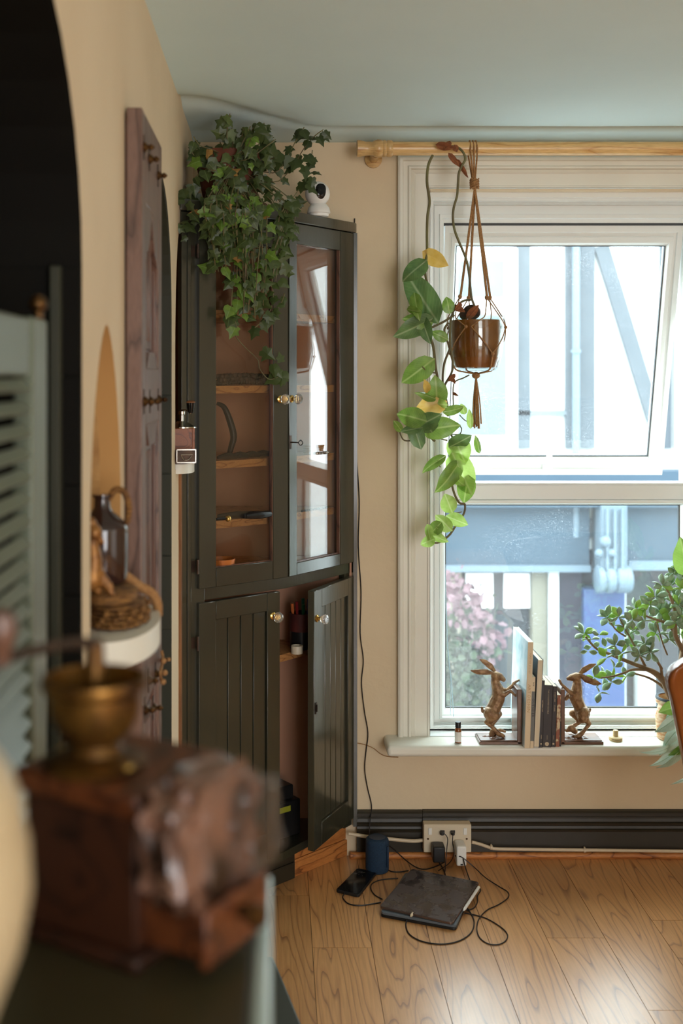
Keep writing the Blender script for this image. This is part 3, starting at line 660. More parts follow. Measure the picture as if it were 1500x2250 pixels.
for i, (a, b_) in enumerate(((1023, 1083), (1108, 1164))):
    pn = fbox('paper_notice', a, b_, 1260, 1336, 'paper', -.05, .0, parent=bld)
    for q, wd in enumerate((.7, .8, .6, .8, .5)):
        m_ = (a+b_)/2; fbox('print_line', m_-(b_-a)*.5*wd*.8, m_+(b_-a)*.5*wd*.8, 1270+q*12, 1272+q*12, 'greytext', .0, .002, parent=pn)
fbox('shop_window_frame', 1400, 1436, 1480, 1900, 'render_w', -.1, .04); fbox('shop_window_frame', 1366, 1372, 1250, 1900, 'render_w', -.1, .04)
fbox('shop_window_frame', 986, 1012, 1252, 1900, 'beige', -.1, .04)
# downpipe
bm = NB(); a = P(1265, 540, YF-.10); xx = a.x; lathe(bm, (xx, YF-.10, .12), [(.034, 0), (.034, 3.1)], 14)
for z in (1.75, .8, 2.9): lathe(bm, (xx, YF-.10, z), [(.045, 0), (.045, .03)], 14)
o = obj('downpipe', bm, 'fascia_l', parent=bld, smooth=True)
bm = NB(); bx(bm, (-12, 4.3, -2.75), (14, YF+.5, -2.6)); st = obj('street', bm, 'asphalt'); tag(st, 'pale road surface below the window in front of the shop', 'street', kind='structure')
bm = NB(); bx(bm, (-4, 3.73, -2.75), (WX-.4, 4.0, 3.2)); bx(bm, (3.25, 3.73, -2.75), (8, 4.0, 3.2)); bx(bm, (WX-.4, 3.73, -2.75), (3.25, 4.0, -.2)); bx(bm, (WX-.4, 3.73, 2.4), (3.25, 4.0, 3.2)); o = struct('wall_outer', bm, 'render_w')
# pink flowering shrub by the shop door
MAT['pinkflower'] = M('pink blossom', srgb(92, 66, 74), srgb(110, 88, 94), 6, .8)
MAT['bushgreen'] = M('bush leaves', srgb(44, 58, 42), srgb(62, 72, 54), 5, .8)
sh = thing('flowering_shrub', 'pink flowering shrub seen through the lower pane beside the shop door', 'shrub', (P(1000, 1500, 9).x, 9, -2.6))
bm = NB(); base = Vector((P(990, 0, 9).x, 9, -2.6))
for i in range(14):
    tip = P(random.uniform(960, 1100), random.uniform(1290, 1560), 9+random.uniform(-.3, .3)); tube(bm, [base, (base+tip)/2+Vector((0, 0, .3)), tip], [.012, .004], 5, 3)
obj('stem', bm, 'bushgreen', parent=sh)
def clumps(n, fx, mat, name, r):
    bm = NB()
    for i in range(n):
        c = fx(); e = Vector((random.gauss(0, 1), random.gauss(0, 1), random.gauss(0, 1))).normalized(); f = e.orthogonal().normalized(); g = e.cross(f); rr = r*random.uniform(.6, 1.3)
        vs = [bm.verts.new(c+f*rr*math.cos(k*1.2566)+g*rr*math.sin(k*1.2566)+e*rr*.2*(k % 2)) for k in range(5)]; bm.faces.new(vs)
    return obj(name, bm, mat, parent=sh, kind='stuff')
clumps(600, lambda: P(random.gauss(1010, 35), random.gauss(1480, 70), 9+random.gauss(0, .2)), 'bushgreen', 'leaf_mass', .035)
clumps(260, lambda: (lambda t: P(980+t*110+random.gauss(0, 14), 1290+t*120+random.gauss(0, 26), 9+random.gauss(0, .2)))(random.random()), 'pinkflower', 'blossom_mass', .035)
# ================================================================ PLANTS
def leaf_mat(name, c1, c2, vein, vw=.06, side=True, rough=.35, tr=.35, ribs=9):
    m = bpy.data.materials.new(name); m.use_nodes = True; nt = m.node_tree; N = nt.nodes; L = nt.links; b = N['Principled BSDF']
    tc = N.new('ShaderNodeTexCoord'); sp = N.new('ShaderNodeSeparateXYZ'); L.new(tc.outputs['Object'], sp.inputs[0])
    ab = N.new('ShaderNodeMath'); ab.operation = 'ABSOLUTE'; L.new(sp.outputs[0], ab.inputs[0])
    rv = N.new('ShaderNodeMapRange'); rv.inputs['From Min'].default_value = .0; rv.inputs['From Max'].default_value = vw; rv.inputs['To Min'].default_value = 1; rv.inputs['To Max'].default_value = 0; L.new(ab.outputs[0], rv.inputs[0])
    # side veins: sin((y - |x|*.8)*ribs*2pi)
    a1 = N.new('ShaderNodeMath'); a1.operation = 'MULTIPLY_ADD'; a1.inputs[1].default_value = -.8; L.new(ab.outputs[0], a1.inputs[0]); L.new(sp.outputs[1], a1.inputs[2])
    a2 = N.new('ShaderNodeMath'); a2.operation = 'MULTIPLY'; a2.inputs[1].default_value = ribs*6.283; L.new(a1.outputs[0], a2.inputs[0])
    a3 = N.new('ShaderNodeMath'); a3.operation = 'SINE'; L.new(a2.outputs[0], a3.inputs[0])
    r3 = N.new('ShaderNodeMapRange'); r3.inputs['From Min'].default_value = .8; r3.inputs['From Max'].default_value = 1; r3.inputs['To Max'].default_value = .18 if side else 0; L.new(a3.outputs[0], r3.inputs[0])
    mxm = N.new('ShaderNodeMath'); mxm.operation = 'MAXIMUM'; L.new(rv.outputs[0], mxm.inputs[0]); L.new(r3.outputs[0], mxm.inputs[1])
    n = N.new('ShaderNodeTexNoise'); n.inputs['Scale'].default_value = 2.5; oi = N.new('ShaderNodeObjectInfo'); ad = N.new('ShaderNodeVectorMath'); ad.operation = 'ADD'; L.new(tc.outputs['Object'], ad.inputs[0]); cmb = N.new('ShaderNodeCombineXYZ'); m9 = N.new('ShaderNodeMath'); m9.operation = 'MULTIPLY'; m9.inputs[1].default_value = 50; L.new(oi.outputs['Random'], m9.inputs[0]); L.new(m9.outputs[0], cmb.inputs[0]); L.new(cmb.outputs[0], ad.inputs[1]); L.new(ad.outputs[0], n.inputs['Vector'])
    r = N.new('ShaderNodeValToRGB'); r.color_ramp.elements[0].position = .35; r.color_ramp.elements[0].color = c1; r.color_ramp.elements[1].position = .65; r.color_ramp.elements[1].color = c2; L.new(n.outputs[0], r.inputs[0])
    mx = N.new('ShaderNodeMixRGB'); L.new(mxm.outputs[0], mx.inputs[0]); L.new(r.outputs[0], mx.inputs[1]); mx.inputs[2].default_value = vein
    L.new(mx.outputs[0], b.inputs['Base Color']); b.inputs['Roughness'].default_value = rough
    tl = N.new('ShaderNodeBsdfTranslucent'); L.new(mx.outputs[0], tl.inputs[0]); ms = N.new('ShaderNodeMixShader'); ms.inputs[0].default_value = tr
    L.new(b.outputs[0], ms.inputs[1]); L.new(tl.outputs[0], ms.inputs[2]); L.new(ms.outputs[0], N['Material Output'].inputs[0]); return m
LM = {
 'dark': leaf_mat('deep green leaf', srgb(88, 118, 70), srgb(108, 140, 82), srgb(160, 176, 132)),
 'mid': leaf_mat('mid green leaf', srgb(112, 148, 62), srgb(134, 168, 76), srgb(176, 196, 120)),
 'light': leaf_mat('pale green leaf', srgb(160, 196, 92), srgb(184, 214, 120), srgb(206, 224, 156), tr=.5),
 'yellow': leaf_mat('yellowed leaf', srgb(232, 190, 92), srgb(240, 206, 120), srgb(236, 196, 110), tr=.45),
 'dry': leaf_mat('dry brown leaf', srgb(124, 70, 40), srgb(150, 92, 54), srgb(96, 52, 30), tr=.1, rough=.8)}
def heart_leaf(mat, notch=.30, fold=.12, curl=.18, nu=4, nv=9, pw=.66, point=1.6):
    """unit leaf: base at origin, tip at +y, half width .5, normal +z"""
    bm = NB(); g = {}
    for j in range(nv+1):
        t = j/nv
        wd = .5*(math.sin(math.pi*min(1, t**pw))**.75 if 0 < t < 1 else 0)
        if t > .6: wd *= 1-.35*((t-.6)/.4)**point
        for i in range(-nu, nu+1):
            s = i/nu; y = t-notch*(abs(s)**1.4)*(1-t)**2*1.6
            z = -curl*(t-.3)**2+fold*abs(s)*wd*2-.10*(s*wd*2)**2 + .015*math.sin(t*14+s*3)*abs(s)
            g[i, j] = bm.verts.new((s*wd, y, z))
    for j in range(nv):
        for i in range(-nu, nu): bm.faces.new((g[i, j], g[i+1, j], g[i+1, j+1], g[i, j+1]))
    bmesh.ops.remove_doubles(bm, verts=bm.verts, dist=1e-4)
    me = bpy.data.meshes.new('leaf'); bm.to_mesh(me); bm.free(); me.materials.append(mat); me.shade_smooth(); return me
def ivy_leaf(mat, lobes):
    bm = NB(); pts = lobes
    c = bm.verts.new((0, .38, .03)); vs = [bm.verts.new((x, y, -.10*abs(x)-.06*(y-.4)**2*2)) for x, y in pts]
    for i in range(len(vs)): bm.faces.new((c, vs[i], vs[(i+1) % len(vs)]))
    me = bpy.data.meshes.new('leaf'); bm.to_mesh(me); bm.free(); me.materials.append(mat); return me
def lm4(base, tip, width, roll=0, facing=None):
    base, tip = Vector(base), Vector(tip); y = tip-base; L_ = y.length; y.normalize()
    f = Vector(facing) if facing is not None else (Vector((0, 0, H))-base).normalized()
    z = f-y*f.dot(y); z = z.normalized() if z.length > 1e-3 else y.orthogonal().normalized()
    z = Matrix.Rotation(roll, 3, y) @ z; x = y.cross(z)
    return axes(base, x*width, y*L_, z*L_)
# ---- trailing plant in the hanging pot
YP = 3.46
hp = {k: [heart_leaf(LM[k], fold=random.uniform(-.1, .2), curl=random.uniform(.05, .5)) for _ in range(3)] for k in LM}
poth = thing('heartleaf_philodendron', 'long trailing heart leaved plant climbing over the curtain pole beside the hanging pot', 'plant', P(1046, 700, YP))
def Z4(x, y): return (840+x*.3022, 540+y*.3022)
def Z3(x, y): return (760+x*.28, 260+y*.28)
def dep(px): return YP-.03+.05*math.sin(px*.013)
def stem_px(pts, r, mat, parent, dy=0, name='stem', ends=None, fn=None):
    ps = [P(x, y, (fn or dep)(x)+dy) for x, y in pts]; bm = NB(); tube(bm, ps, r, 8, 5)
    return obj(name, bm, mat, parent=parent, smooth=True)
MAT['stem'] = M('plant stem', srgb(96, 82, 58), srgb(112, 108, 68), 12, .6, bump=.2)
MAT['bark'] = M('succulent bark', srgb(150, 124, 96), srgb(120, 96, 72), 22, .75, bump=.35, bscale=60)
S1 = [Z3(*q) for q in ((680, 290), (645, 370), (635, 500), (655, 650), (640, 760), (635, 900), (635, 1050), (620, 1200), (645, 1350))]+[Z4(*q) for q in ((320, 480), (315, 560), (340, 640), (370, 740), (385, 880), (400, 960), (410, 1060), (385, 1130), (340, 1230), (325, 1310), (345, 1380), (380, 1420))]
stem_px(S1, .0042, 'stem', poth)
S2 = [Z3(*q) for q in ((790, 225), (860, 222), (915, 262), (935, 320), (910, 370), (885, 430), (878, 520), (870, 610), (845, 700), (838, 780), (850, 870), (880, 955), (940, 1100), (965, 1220), (975, 1330), (985, 1410), (1010, 1480))]
bm = NB(); tube(bm, [P(x, y, YR-.04 if y < 330 else YP-.02) for x, y in S2], .0038, 8, 5); obj('stem', bm, 'stem', parent=poth, smooth=True)
for pts, r in (
  ([(640, 395), (590, 400), (540, 440), (500, 520), (490, 640), (495, 740), (512, 860), (500, 930), (455, 1010), (440, 1080)], .0036),
  ([(520, 505), (440, 555), (345, 600)], .0036), ([(480, 560), (450, 610), (470, 690), (490, 740), (448, 860), (438, 990), (455, 1080), (475, 1180), (475, 1240)], .0034),
  ([(630, 940), (580, 965), (540, 980), (515, 1020), (515, 1160)], .0022),
  ([(330, 1250), (420, 1290), (480, 1350), (525, 1430), (520, 1520), (490, 1600)], .0036), ([(510, 1400), (530, 1470), (535, 1560), (530, 1640)], .0036),
  ([(530, 1640), (505, 1720), (525, 1810), (560, 1870), (598, 1880), (590, 1950), (530, 2040), (480, 2110), (400, 2160), (330, 2140)], .0034),
  ([(440, 1060), (400, 1110), (360, 1220), (330, 1310), (250, 1400), (160, 1415), (125, 1350), (125, 1305)], .0024), ([(200, 1220), (185, 1300), (220, 1370), (255, 1400)], .0024),
  ([(500, 1370), (560, 1370), (575, 1330), (560, 1310)], .0018), ([(375, 1350), (420, 1400), (470, 1415)], .0022), ([(290, 880), (330, 915), (385, 925)], .002), ([(330, 445), (300, 420), (250, 350)], .002),
  ([(490, 1900), (520, 1940), (575, 1935)], .0018), ([(400, 2030), (440, 2045), (515, 2040)], .0018), ([(560, 1230), (600, 1270), (640, 1285)], .0016), ([(400, 1560), (420, 1610)], .0018), ([(280, 560), (310, 570)], .003), ([(475, 450), (500, 480), (510, 520)], .0016), ([(440, 660), (470, 665)], .0016)):
    stem_px([Z4(*q) for q in pts], r, 'stem', poth, dy=random.uniform(-.012, .012))
LF = [  # base, tip, width px(zoom), colour
 ((350, 75), (478, 148), 105, 'yellow', .3), ((265, 150), (140, 255), 130, 'dark', .5), ((325, 440), (155, 175), 190, 'dark', -.35), ((240, 400), (262, 535), 80, 'mid', .2),
 ((300, 545), (150, 520), 110, 'mid', .5), ((285, 570), (80, 665), 135, 'dark', -.4), ((482, 455), (465, 368), 78, 'mid', .1), ((378, 492), (325, 525), 46, 'mid', .2), ((385, 500), (372, 560), 26, 'mid', .9),
 ((300, 575), (350, 716), 90, 'dark', .2), ((440, 665), (355, 625), 70, 'mid', .1), ((300, 880), (135, 1005), 140, 'mid', -.1), ((395, 1100), (385, 948), 136, 'mid', .1), ((395, 1115), (245, 1060), 56, 'mid', .4),
 ((395, 1150), (238, 1190), 125, 'yellow', .1), ((330, 1045), (310, 980), 50, 'yellow', .3), ((250, 1255), (100, 1215), 130, 'mid', .2), ((255, 1395), (195, 1215), 105, 'dark', .3), ((128, 1330), (86, 1275), 52, 'mid', .2),
 ((240, 1330), (130, 1350), 66, 'dark', .4), ((400, 1150), (475, 1160), 70, 'light', .2), ((300, 1290), (430, 1225), 110, 'dark', .2), ((370, 1330), (568, 1300), 140, 'mid', -.1), ((490, 1200), (600, 1175), 66, 'mid', .3), ((640, 1285), (635, 1185), 44, 'light', .3), ((590, 1200), (570, 1145), 50, 'light', .2), ((335, 1310), (360, 1360), 120, 'dark', .2),
 ((535, 1440), (650, 1380), 110, 'dark', .5), ((545, 1450), (605, 1590), 150, 'light', 0), ((700, 1470), (680, 1380), 46, 'mid', .4), ((405, 1560), (285, 1640), 72, 'mid', .4), ((520, 1635), (398, 1802), 118, 'mid', -.4), ((550, 1605), (650, 1815), 165, 'light', .15),
 ((540, 1700), (612, 1760), 66, 'light', .3), ((612, 1735), (590, 1882), 116, 'mid', 0), ((492, 1902), (455, 1808), 104, 'light', .1), ((470, 2035), (388, 1955), 92, 'light', .3), ((512, 1985), (622, 2030), 84, 'light', .2), ((400, 2040), (335, 2110), 84, 'mid', .2), ((370, 2110), (482, 2155), 60, 'light', .2), ((345, 2145), (268, 2175), 70, 'light', .1), ((330, 2060), (345, 2140), 60, 'light', .5), ((420, 2080), (395, 2045), 50, 'mid', .6), ((205, 470), (270, 480), 60, 'mid', .5)]
for b_, t_, wd, k, roll in LF:
    (xb, yb), (xt, yt) = Z4(*b_), Z4(*t_); d = dep(xb)-.012; tl = random.uniform(-.03, .02)
    inst('leaf', random.choice(hp[k]), lm4(P(xb, yb, d), P(xt, yt, d+tl), wd*.3022*YP/F*1.18, roll), poth, label={'yellow': 'yellow leaf'}.get(k))
for (a, b_, wd) in (((750, 215), (850, 235), 70), ((855, 225), (870, 265), 50), ((830, 305), (890, 380), 46), ((900, 375), (955, 470), 40), ((880, 345), (860, 320), 40), ((800, 200), (765, 250), 60)):
    (xb, yb), (xt, yt) = Z3(*a), Z3(*b_); inst('leaf', random.choice(hp['dry']), lm4(P(xb, yb, YR-.055), P(xt, yt, YR-.06), wd*.28*YR/F, random.uniform(-.6, .6)), poth, 'dry brown leaf')
for (a, b_, wd) in (((540, 450), (600, 480), 50), ((560, 430), (530, 470), 40), ((500, 960), (530, 1000), 40), ((515, 950), (480, 985), 36), ((520, 1075), (550, 1090), 22), ((640, 500), (700, 430), 60)):
    (xb, yb), (xt, yt) = Z4(*a), Z4(*b_); inst('leaf', random.choice(hp['dry']), lm4(P(xb, yb, YP-.03), P(xt, yt, YP-.05), wd*.3*YR/F, random.uniform(-.6, .6)), poth, 'dry brown leaf')
# ---- hanging glass pot and its jute hanger
pcx = P(1046, 755, YR); PR = .0845
zt, zb = H-(697-CY)*YR/F, H-(815-CY)*YR/F; tcx = pcx.copy(); tcx.z = zb
jar = thing('hanging_pot', 'brown pot inside a clear glass jar hanging before the window', 'plant pot', tcx)
hh = zt-zb
bm = NB(); lathe(bm, tcx, [(.045, 0), (.060, .002), (.071, .018), (.080, .05), (PR, .09), (.0855, .13), (.083, hh-.004), (.082, hh), (.080, hh-.004), (.082, .13), (.081, .09), (.077, .05), (.068, .02), (.050, .008)], 48, capb=True, capt=True); obj('glass_jar', bm, 'jarglass', parent=jar, smooth=True)
MAT['brownglaze'] = M('brown glaze', srgb(146, 88, 36), srgb(122, 70, 28), 18, .16, coat=.6, bump=.03)
bm = NB(); lathe(bm, tcx+Vector((0, 0, .010)), [(.056, -.002), (.066, .001), (.0745, .03), (.0785, .07), (.0800, .11), (.0795, hh-.020), (.075, hh-.020), (.072, hh-.045), (.06, .05)], 48, capt=False); obj('inner_pot', bm, 'brownglaze', parent=jar, smooth=True)
bm = NB(); lathe(bm, tcx+Vector((0, 0, hh-.045)), [(.072, 0), (.072, .004), (.03, .010)], 30); obj('soil', bm, 'soil', parent=jar, smooth=True)
bm = NB(); ball(bm, P(1036, 686, YR-.02), (.028, .02, .024), 16, 10); ball(bm, P(1020, 693, YR-.03), (.016, .014, .014), 12, 8); obj('stone', bm, 'soil', parent=jar, smooth=True)
hang = thing('jute_plant_hanger', 'knotted jute macrame hanger with tassel looped over the curtain pole', 'plant hanger', P(1042, 403, YR))
top = P(1042, 404, YR-.012)
bm = NB(); ball(bm, top, (.014, .013, .019), 12, 8)
for i in range(5): 
    a = i*1.3; tube(bm, [top+Vector((.013*math.cos(a+k), .012*math.sin(a+k), -.014+.006*k)) for k in range(6)], .0028, 6, 3)
obj('knot', bm, 'twine', parent=hang, smooth=True)
bm = NB()
for dx in (-.014, -.004, .006):
    z_ = rz; tube(bm, [top+Vector((dx*.3, 0, .01)), Vector((top.x+dx, YR-.026, z_-.02)), Vector((top.x+dx, YR-.0245, z_)), Vector((top.x+dx*.9, YR, z_+.0245)), Vector((top.x+dx, YR+.025, z_)), Vector((top.x+dx*.8, YR+.022, z_-.03)), top+Vector((dx*.4, .006, .012))], .0026, 6, 5)
obj('loop_cord', bm, 'twine', parent=hang, smooth=True)
def ang_pt(a, z, k=1.0, r=.0885): return Vector((pcx.x+r*k*math.cos(a), YR+r*k*math.sin(a), z))
kn = [(math.radians(-158), (1008, 659)), (math.radians(120), (1035, 652)), (math.radians(40), (1062, 659)), (math.radians(-42), (1080, 655))]
zk = H-(655-CY)*YR/F
zmid = H-(720-CY)*YR/F; zlow = H-(778-CY)*YR/F
knots = []
for i, a in enumerate((-165, 106, 30, -65)):
    a = math.radians(a); kp = Vector((pcx.x+.055*math.cos(a), YR+.055*math.sin(a), zk+random.uniform(-.004, .004))); knots.append((a, kp))
    bm = NB(); tube(bm, [top+Vector((0, 0, -.015)), kp], .0026, 7, 1); tube(bm, [top+Vector((.003, .002, -.015)), kp+Vector((.003, .001, 0))], .0024, 7, 1); obj('cord', bm, 'twine', parent=hang, smooth=True)
    bm = NB(); ball(bm, kp, (.0065, .0065, .008), 10, 7); obj('knot', bm, 'twine', parent=hang, smooth=True)
def jr(z):
    t = z-zb; pr = [(0, .064), (.018, .074), (.05, .083), (.09, .0875), (.13, .0885), (hh, .086)]
    for (t0, r0), (t1, r1) in zip(pr[:-1], pr[1:]):
        if t <= t1: return r0+(r1-r0)*(t-t0)/(t1-t0)
    return .086
for i in range(4):
    a0, k0 = knots[i]; 
    for sgn in (-1, 1):
        am = a0+sgn*math.pi/4; pts = [k0]
        pts.append(Vector((pcx.x+.0865*math.cos(a0+sgn*.3), YR+.0865*math.sin(a0+sgn*.3), zt+.003)))
        for t in (.33, .66, 1):
            z = zt+(zmid-zt)*t; a = a0+sgn*(.3+(math.pi/4-.3)*t); pts.append(Vector((pcx.x+(jr(z)+.002)*math.cos(a), YR+(jr(z)+.002)*math.sin(a), z)))
        bm = NB(); tube(bm, pts, .0018, 6, 4); obj('cord', bm, 'twine', parent=hang, smooth=True)
        pts = []
        for t in (0, .33, .66, 1):
            z = zmid+(zlow-zmid)*t; a = am-sgn*(math.pi/4)*t*1.0 if False else a0+sgn*(math.pi/4)*(1-t); pts.append(Vector((pcx.x+(jr(z)+.002)*math.cos(a), YR+(jr(z)+.002)*math.sin(a), z)))
        bm = NB(); tube(bm, pts, .0018, 6, 4); obj('cord', bm, 'twine', parent=hang, smooth=True)
    am = a0+math.pi/4; bm = NB(); z = zmid; ball(bm, (pcx.x+(jr(z)+.003)*math.cos(am), YR+(jr(z)+.003)*math.sin(am), z), .0055, 8, 6); z = zlow; ball(bm, (pcx.x+(jr(z)+.003)*math.cos(a0), YR+(jr(z)+.003)*math.sin(a0), z), .0055, 8, 6); obj('knot', bm, 'twine', parent=hang, smooth=True)
    pts = [Vector((pcx.x+(jr(z)+.003)*math.cos(a0), YR+(jr(z)+.003)*math.sin(a0), z)) for z in (zlow, zlow-.02, zb+.004)]+[Vector((pcx.x+.03*math.cos(a0), YR+.03*math.sin(a0), zb-.005)), Vector((pcx.x, YR, zb-.010))]
    bm = NB(); tube(bm, pts, .0026, 6, 4); obj('cord', bm, 'twine', parent=hang, smooth=True)
kb = Vector((pcx.x-.001, YR, zb-.014)); bm = NB(); ball(bm, kb, (.013, .012, .011), 12, 8); obj('knot', bm, 'twine', parent=hang, smooth=True)
for i in range(12):
    a = i*2.4; r = .003+.009*random.random(); bm = NB(); e = Vector((pcx.x+r*1.3*math.cos(a)+.002, YR+r*math.sin(a), H-(936+random.uniform(-5, 6)-CY)*YR/F)); tube(bm, [kb, (kb+e)/2+Vector((.003*math.cos(a), .003*math.sin(a), 0)), e], [.0018, .002, .0024], 6, 4); obj('tassel_strand', bm, 'twine', parent=hang, smooth=True)
# ---- ivy on the cupboard
IV = [[(0, 0), (.18, -.06), (.42, -.02), (.34, .22), (.52, .48), (.24, .56), (.13, .74), (0, 1.0), (-.13, .74), (-.26, .54), (-.50, .44), (-.33, .2), (-.40, -.04), (-.16, -.07)],
      [(0, 0), (.2, -.04), (.38, .12), (.40, .40), (.22, .60), (0, 1), (-.2, .62), (-.42, .42), (-.36, .1), (-.2, -.05)],
      [(0, 0), (.14, -.1), (.34, 0), (.28, .2), (.46, .36), (.2, .5), (0, .92), (-.2, .52), (-.44, .34), (-.3, .2), (-.32, 0), (-.14, -.1)]]
LM['ivy1'] = leaf_mat('dark ivy leaf', srgb(58, 72, 36), srgb(76, 92, 44), srgb(104, 120, 70), vw=.035, side=False, rough=.42, tr=.2)
LM['ivy2'] = leaf_mat('fresh ivy leaf', srgb(92, 124, 44), srgb(116, 148, 54), srgb(130, 160, 88), vw=.035, side=False, rough=.42, tr=.3)
LM['ivyd'] = leaf_mat('withered ivy leaf', srgb(150, 110, 54), srgb(170, 130, 68), srgb(140, 100, 56), vw=.03, side=False, rough=.6, tr=.2)
ivm = {k: [ivy_leaf(LM[k], s) for s in IV] for k in ('ivy1', 'ivy2', 'ivyd')}
ic = P(505, 440, 3.33); ic.z = 2.042
ivy = thing('potted_ivy', 'bushy trailing ivy in a terracotta pot on top of the corner cupboard', 'ivy', ic)
bm = NB(); lathe(bm, ic, [(.070, .0), (.074, .004), (.098, .125), (.106, .126), (.109, .165), (.101, .166), (.096, .15), (.05, .145)], 40); obj('pot', bm, 'terracotta', parent=ivy, smooth=True)
bm = NB(); lathe(bm, ic, [(.09, 0), (.108, .003), (.112, .016), (.106, .016), (.1, .006)], 40); obj('saucer', bm, 'terracotta', parent=ivy, smooth=True)
bm = NB(); lathe(bm, ic+Vector((0, 0, .14)), [(.098, 0), (.09, .008), (.02, .012)], 24); obj('soil', bm, 'soil', parent=ivy, smooth=True)
def doorY(px): return 3.14+(px-437)/(633-437)*.19
leaves = []
src = ic+Vector((0, 0, .15))
strands = []
def strand(px_pts, ys, r=.0016, n=9, fresh=.3, size=22, spread=9, wither=.05):
    ps = [src+Vector((random.uniform(-.06, .06), random.uniform(-.06, .06), 0))]+[P(x, y, Y) for (x, y), Y in zip(px_pts, ys)]
    bm = NB(); tube(bm, ps, r, 5, 4, cap=False); obj('stem', bm, 'stem', parent=ivy, smooth=True)
    sm = smooth_path(ps, 10)
    L0 = len(sm)
    for i in range(n):
        k = int((.15+.85*(i+random.random())/n)*(L0-1)); p = sm[min(k, L0-1)]
        leaves.append((p+Vector((random.gauss(0, 1), random.gauss(0, .6), random.gauss(0, 1)))*spread*.0009, size*random.uniform(.65, 1.2), 'ivyd' if random.random() < wither else ('ivy2' if random.random() < fresh else 'ivy1')))
R_ = random.uniform
for i in range(34):   # cascade over the cupboard front
    x0 = R_(452, 645); yend = 560+150*math.exp(-((x0-560)/60)**2)*R_(.5, 1) if x0 > 500 else R_(500, 600)
    xe = x0*.75+545*.25+R_(-15, 15); x0s = x0
    strand([(x0s, 440), (x0s+R_(-8, 8), 480), ((x0s+xe)/2, (480+yend)/2), (xe, yend)], [doorY(x0s)-.06-R_(0, .05), doorY(x0s)-.07-R_(0, .06), doorY(xe)-.05-R_(0, .05), doorY(xe)-.04-R_(0, .03)], n=10, fresh=.4 if x0 > 560 else .2, wither=.03)
for i in range(30):   # crown
    a = R_(0, 6.28); q = (530+105*math.cos(a)*R_(.3, 1), 345+70*math.sin(a)*R_(.3, 1)); strand([((505+q[0])/2, (380+q[1])/2), q], [3.28+R_(-.12, .1), 3.26+R_(-.14, .12)], n=7, fresh=.15, wither=.03)
for pts in ([(600, 400), (640, 370), (665, 330), (690, 300), (710, 285)], [(600, 380), (630, 345), (655, 300), (668, 280)], [(620, 470), (640, 440), (660, 410), (680, 370), (686, 330)], [(470, 330), (440, 320), (425, 300)], [(450, 360), (430, 345), (418, 330)], [(500, 310), (500, 280), (505, 250)], [(540, 320), (550, 290), (570, 268)], [(560, 330), (575, 300), (580, 270)],
            [(610, 500), (640, 470), (650, 450), (640, 520), (615, 560)], [(440, 380), (425, 400), (418, 440), (425, 470)], [(440, 470), (420, 500), (415, 540)]):
    xs_ = [p[0] for p in pts]; strand(pts, [max(3.10, 3.30+(x-600)*.0008) for x in xs_] if xs_[-1] > 560 else [3.2]*len(pts), n=9, fresh=.6 if xs_[-1] > 590 else .1, size=21, wither=.05 if xs_[-1] > 450 else .5, spread=6)
for pts, n_ in (([(545, 600), (525, 640), (515, 690), (520, 720)], 12), ([(580, 590), (600, 640), (590, 690), (560, 720)], 14), ([(560, 620), (560, 660), (590, 690), (615, 670), (625, 645)], 12), ([(510, 640), (505, 680), (500, 700)], 6), ([(600, 560), (620, 580), (625, 600)], 6)):
    strand(pts, [doorY(p[0])-.04 for p in pts], n=n_, fresh=.55, size=21, wither=.04, spread=6)
ps = [P(x, y, doorY(x)-.03) for x, y in ((517, 700), (516, 735), (540, 765), (566, 790), (570, 810), (590, 833), (612, 828))]; bm = NB(); tube(bm, ps, .0015, 6, 5); obj('stem', bm, 'stem', parent=ivy, smooth=True)
for x, y, s in ((576, 770, 30), (590, 775, 22), (600, 800, 26), (612, 825, 30), (622, 815, 28), (618, 795, 18), (628, 830, 20), (606, 810, 20)): leaves.append((P(x, y, doorY(x)-.035), s, 'ivy2'))
for x, y, s in ((560, 290, 34), (562, 275, 26), (495, 260, 26), (487, 285, 26), (700, 300, 22), (712, 290, 20), (665, 285, 22), (640, 345, 24), (655, 350, 32), (670, 365, 30), (690, 345, 28), (686, 390, 24), (676, 405, 28), (618, 335, 34), (600, 350, 30), (436, 425, 24), (425, 432, 26), (420, 440, 22)):
    leaves.append((P(x, y, 3.30 if x > 590 else 3.22), s, 'ivyd' if x < 440 else 'ivy2' if x > 650 else 'ivy1'))
leaves.sort(key=lambda q: q[0].y)
fill = NB(); cnt = 0
for i, (p, s, k) in enumerate(leaves):
    if p.z < 2.044+.02 and p.x > WX and p.y > 3.14+(p.x+.214)*.8-.03: p.y = 3.14+(p.x+.214)*.8-.05 if p.x < .04 else p.y
    p.x = max(p.x, WX+.012); p.z = min(p.z, CEIL-.03)
    L_ = s*p.y/F*1.34; a = random.gauss(0, .9); d = Vector((math.sin(a), R_(-.5, .3), -math.cos(a)+.1)).normalized()
    f = Vector((R_(-.5, .6), -1, R_(-.2, .8))); m_ = lm4(p, p+d*L_, L_*R_(.85, 1.1), R_(-.5, .5), f); me = random.choice(ivm[k])
    if cnt < 298: inst('leaf', me, m_, ivy, 'withered yellow leaf' if k == 'ivyd' else None); cnt += 1
    else:
        t = NB(); t.from_mesh(me); bmesh.ops.transform(t, matrix=m_, verts=t.verts); tm = bpy.data.meshes.new('t'); t.to_mesh(tm); t.free(); fill.from_mesh(tm); bpy.data.meshes.remove(tm)
if len(fill.verts): 
    o = obj('leaf_mass', fill, LM['ivy1'], parent=ivy, kind='stuff')
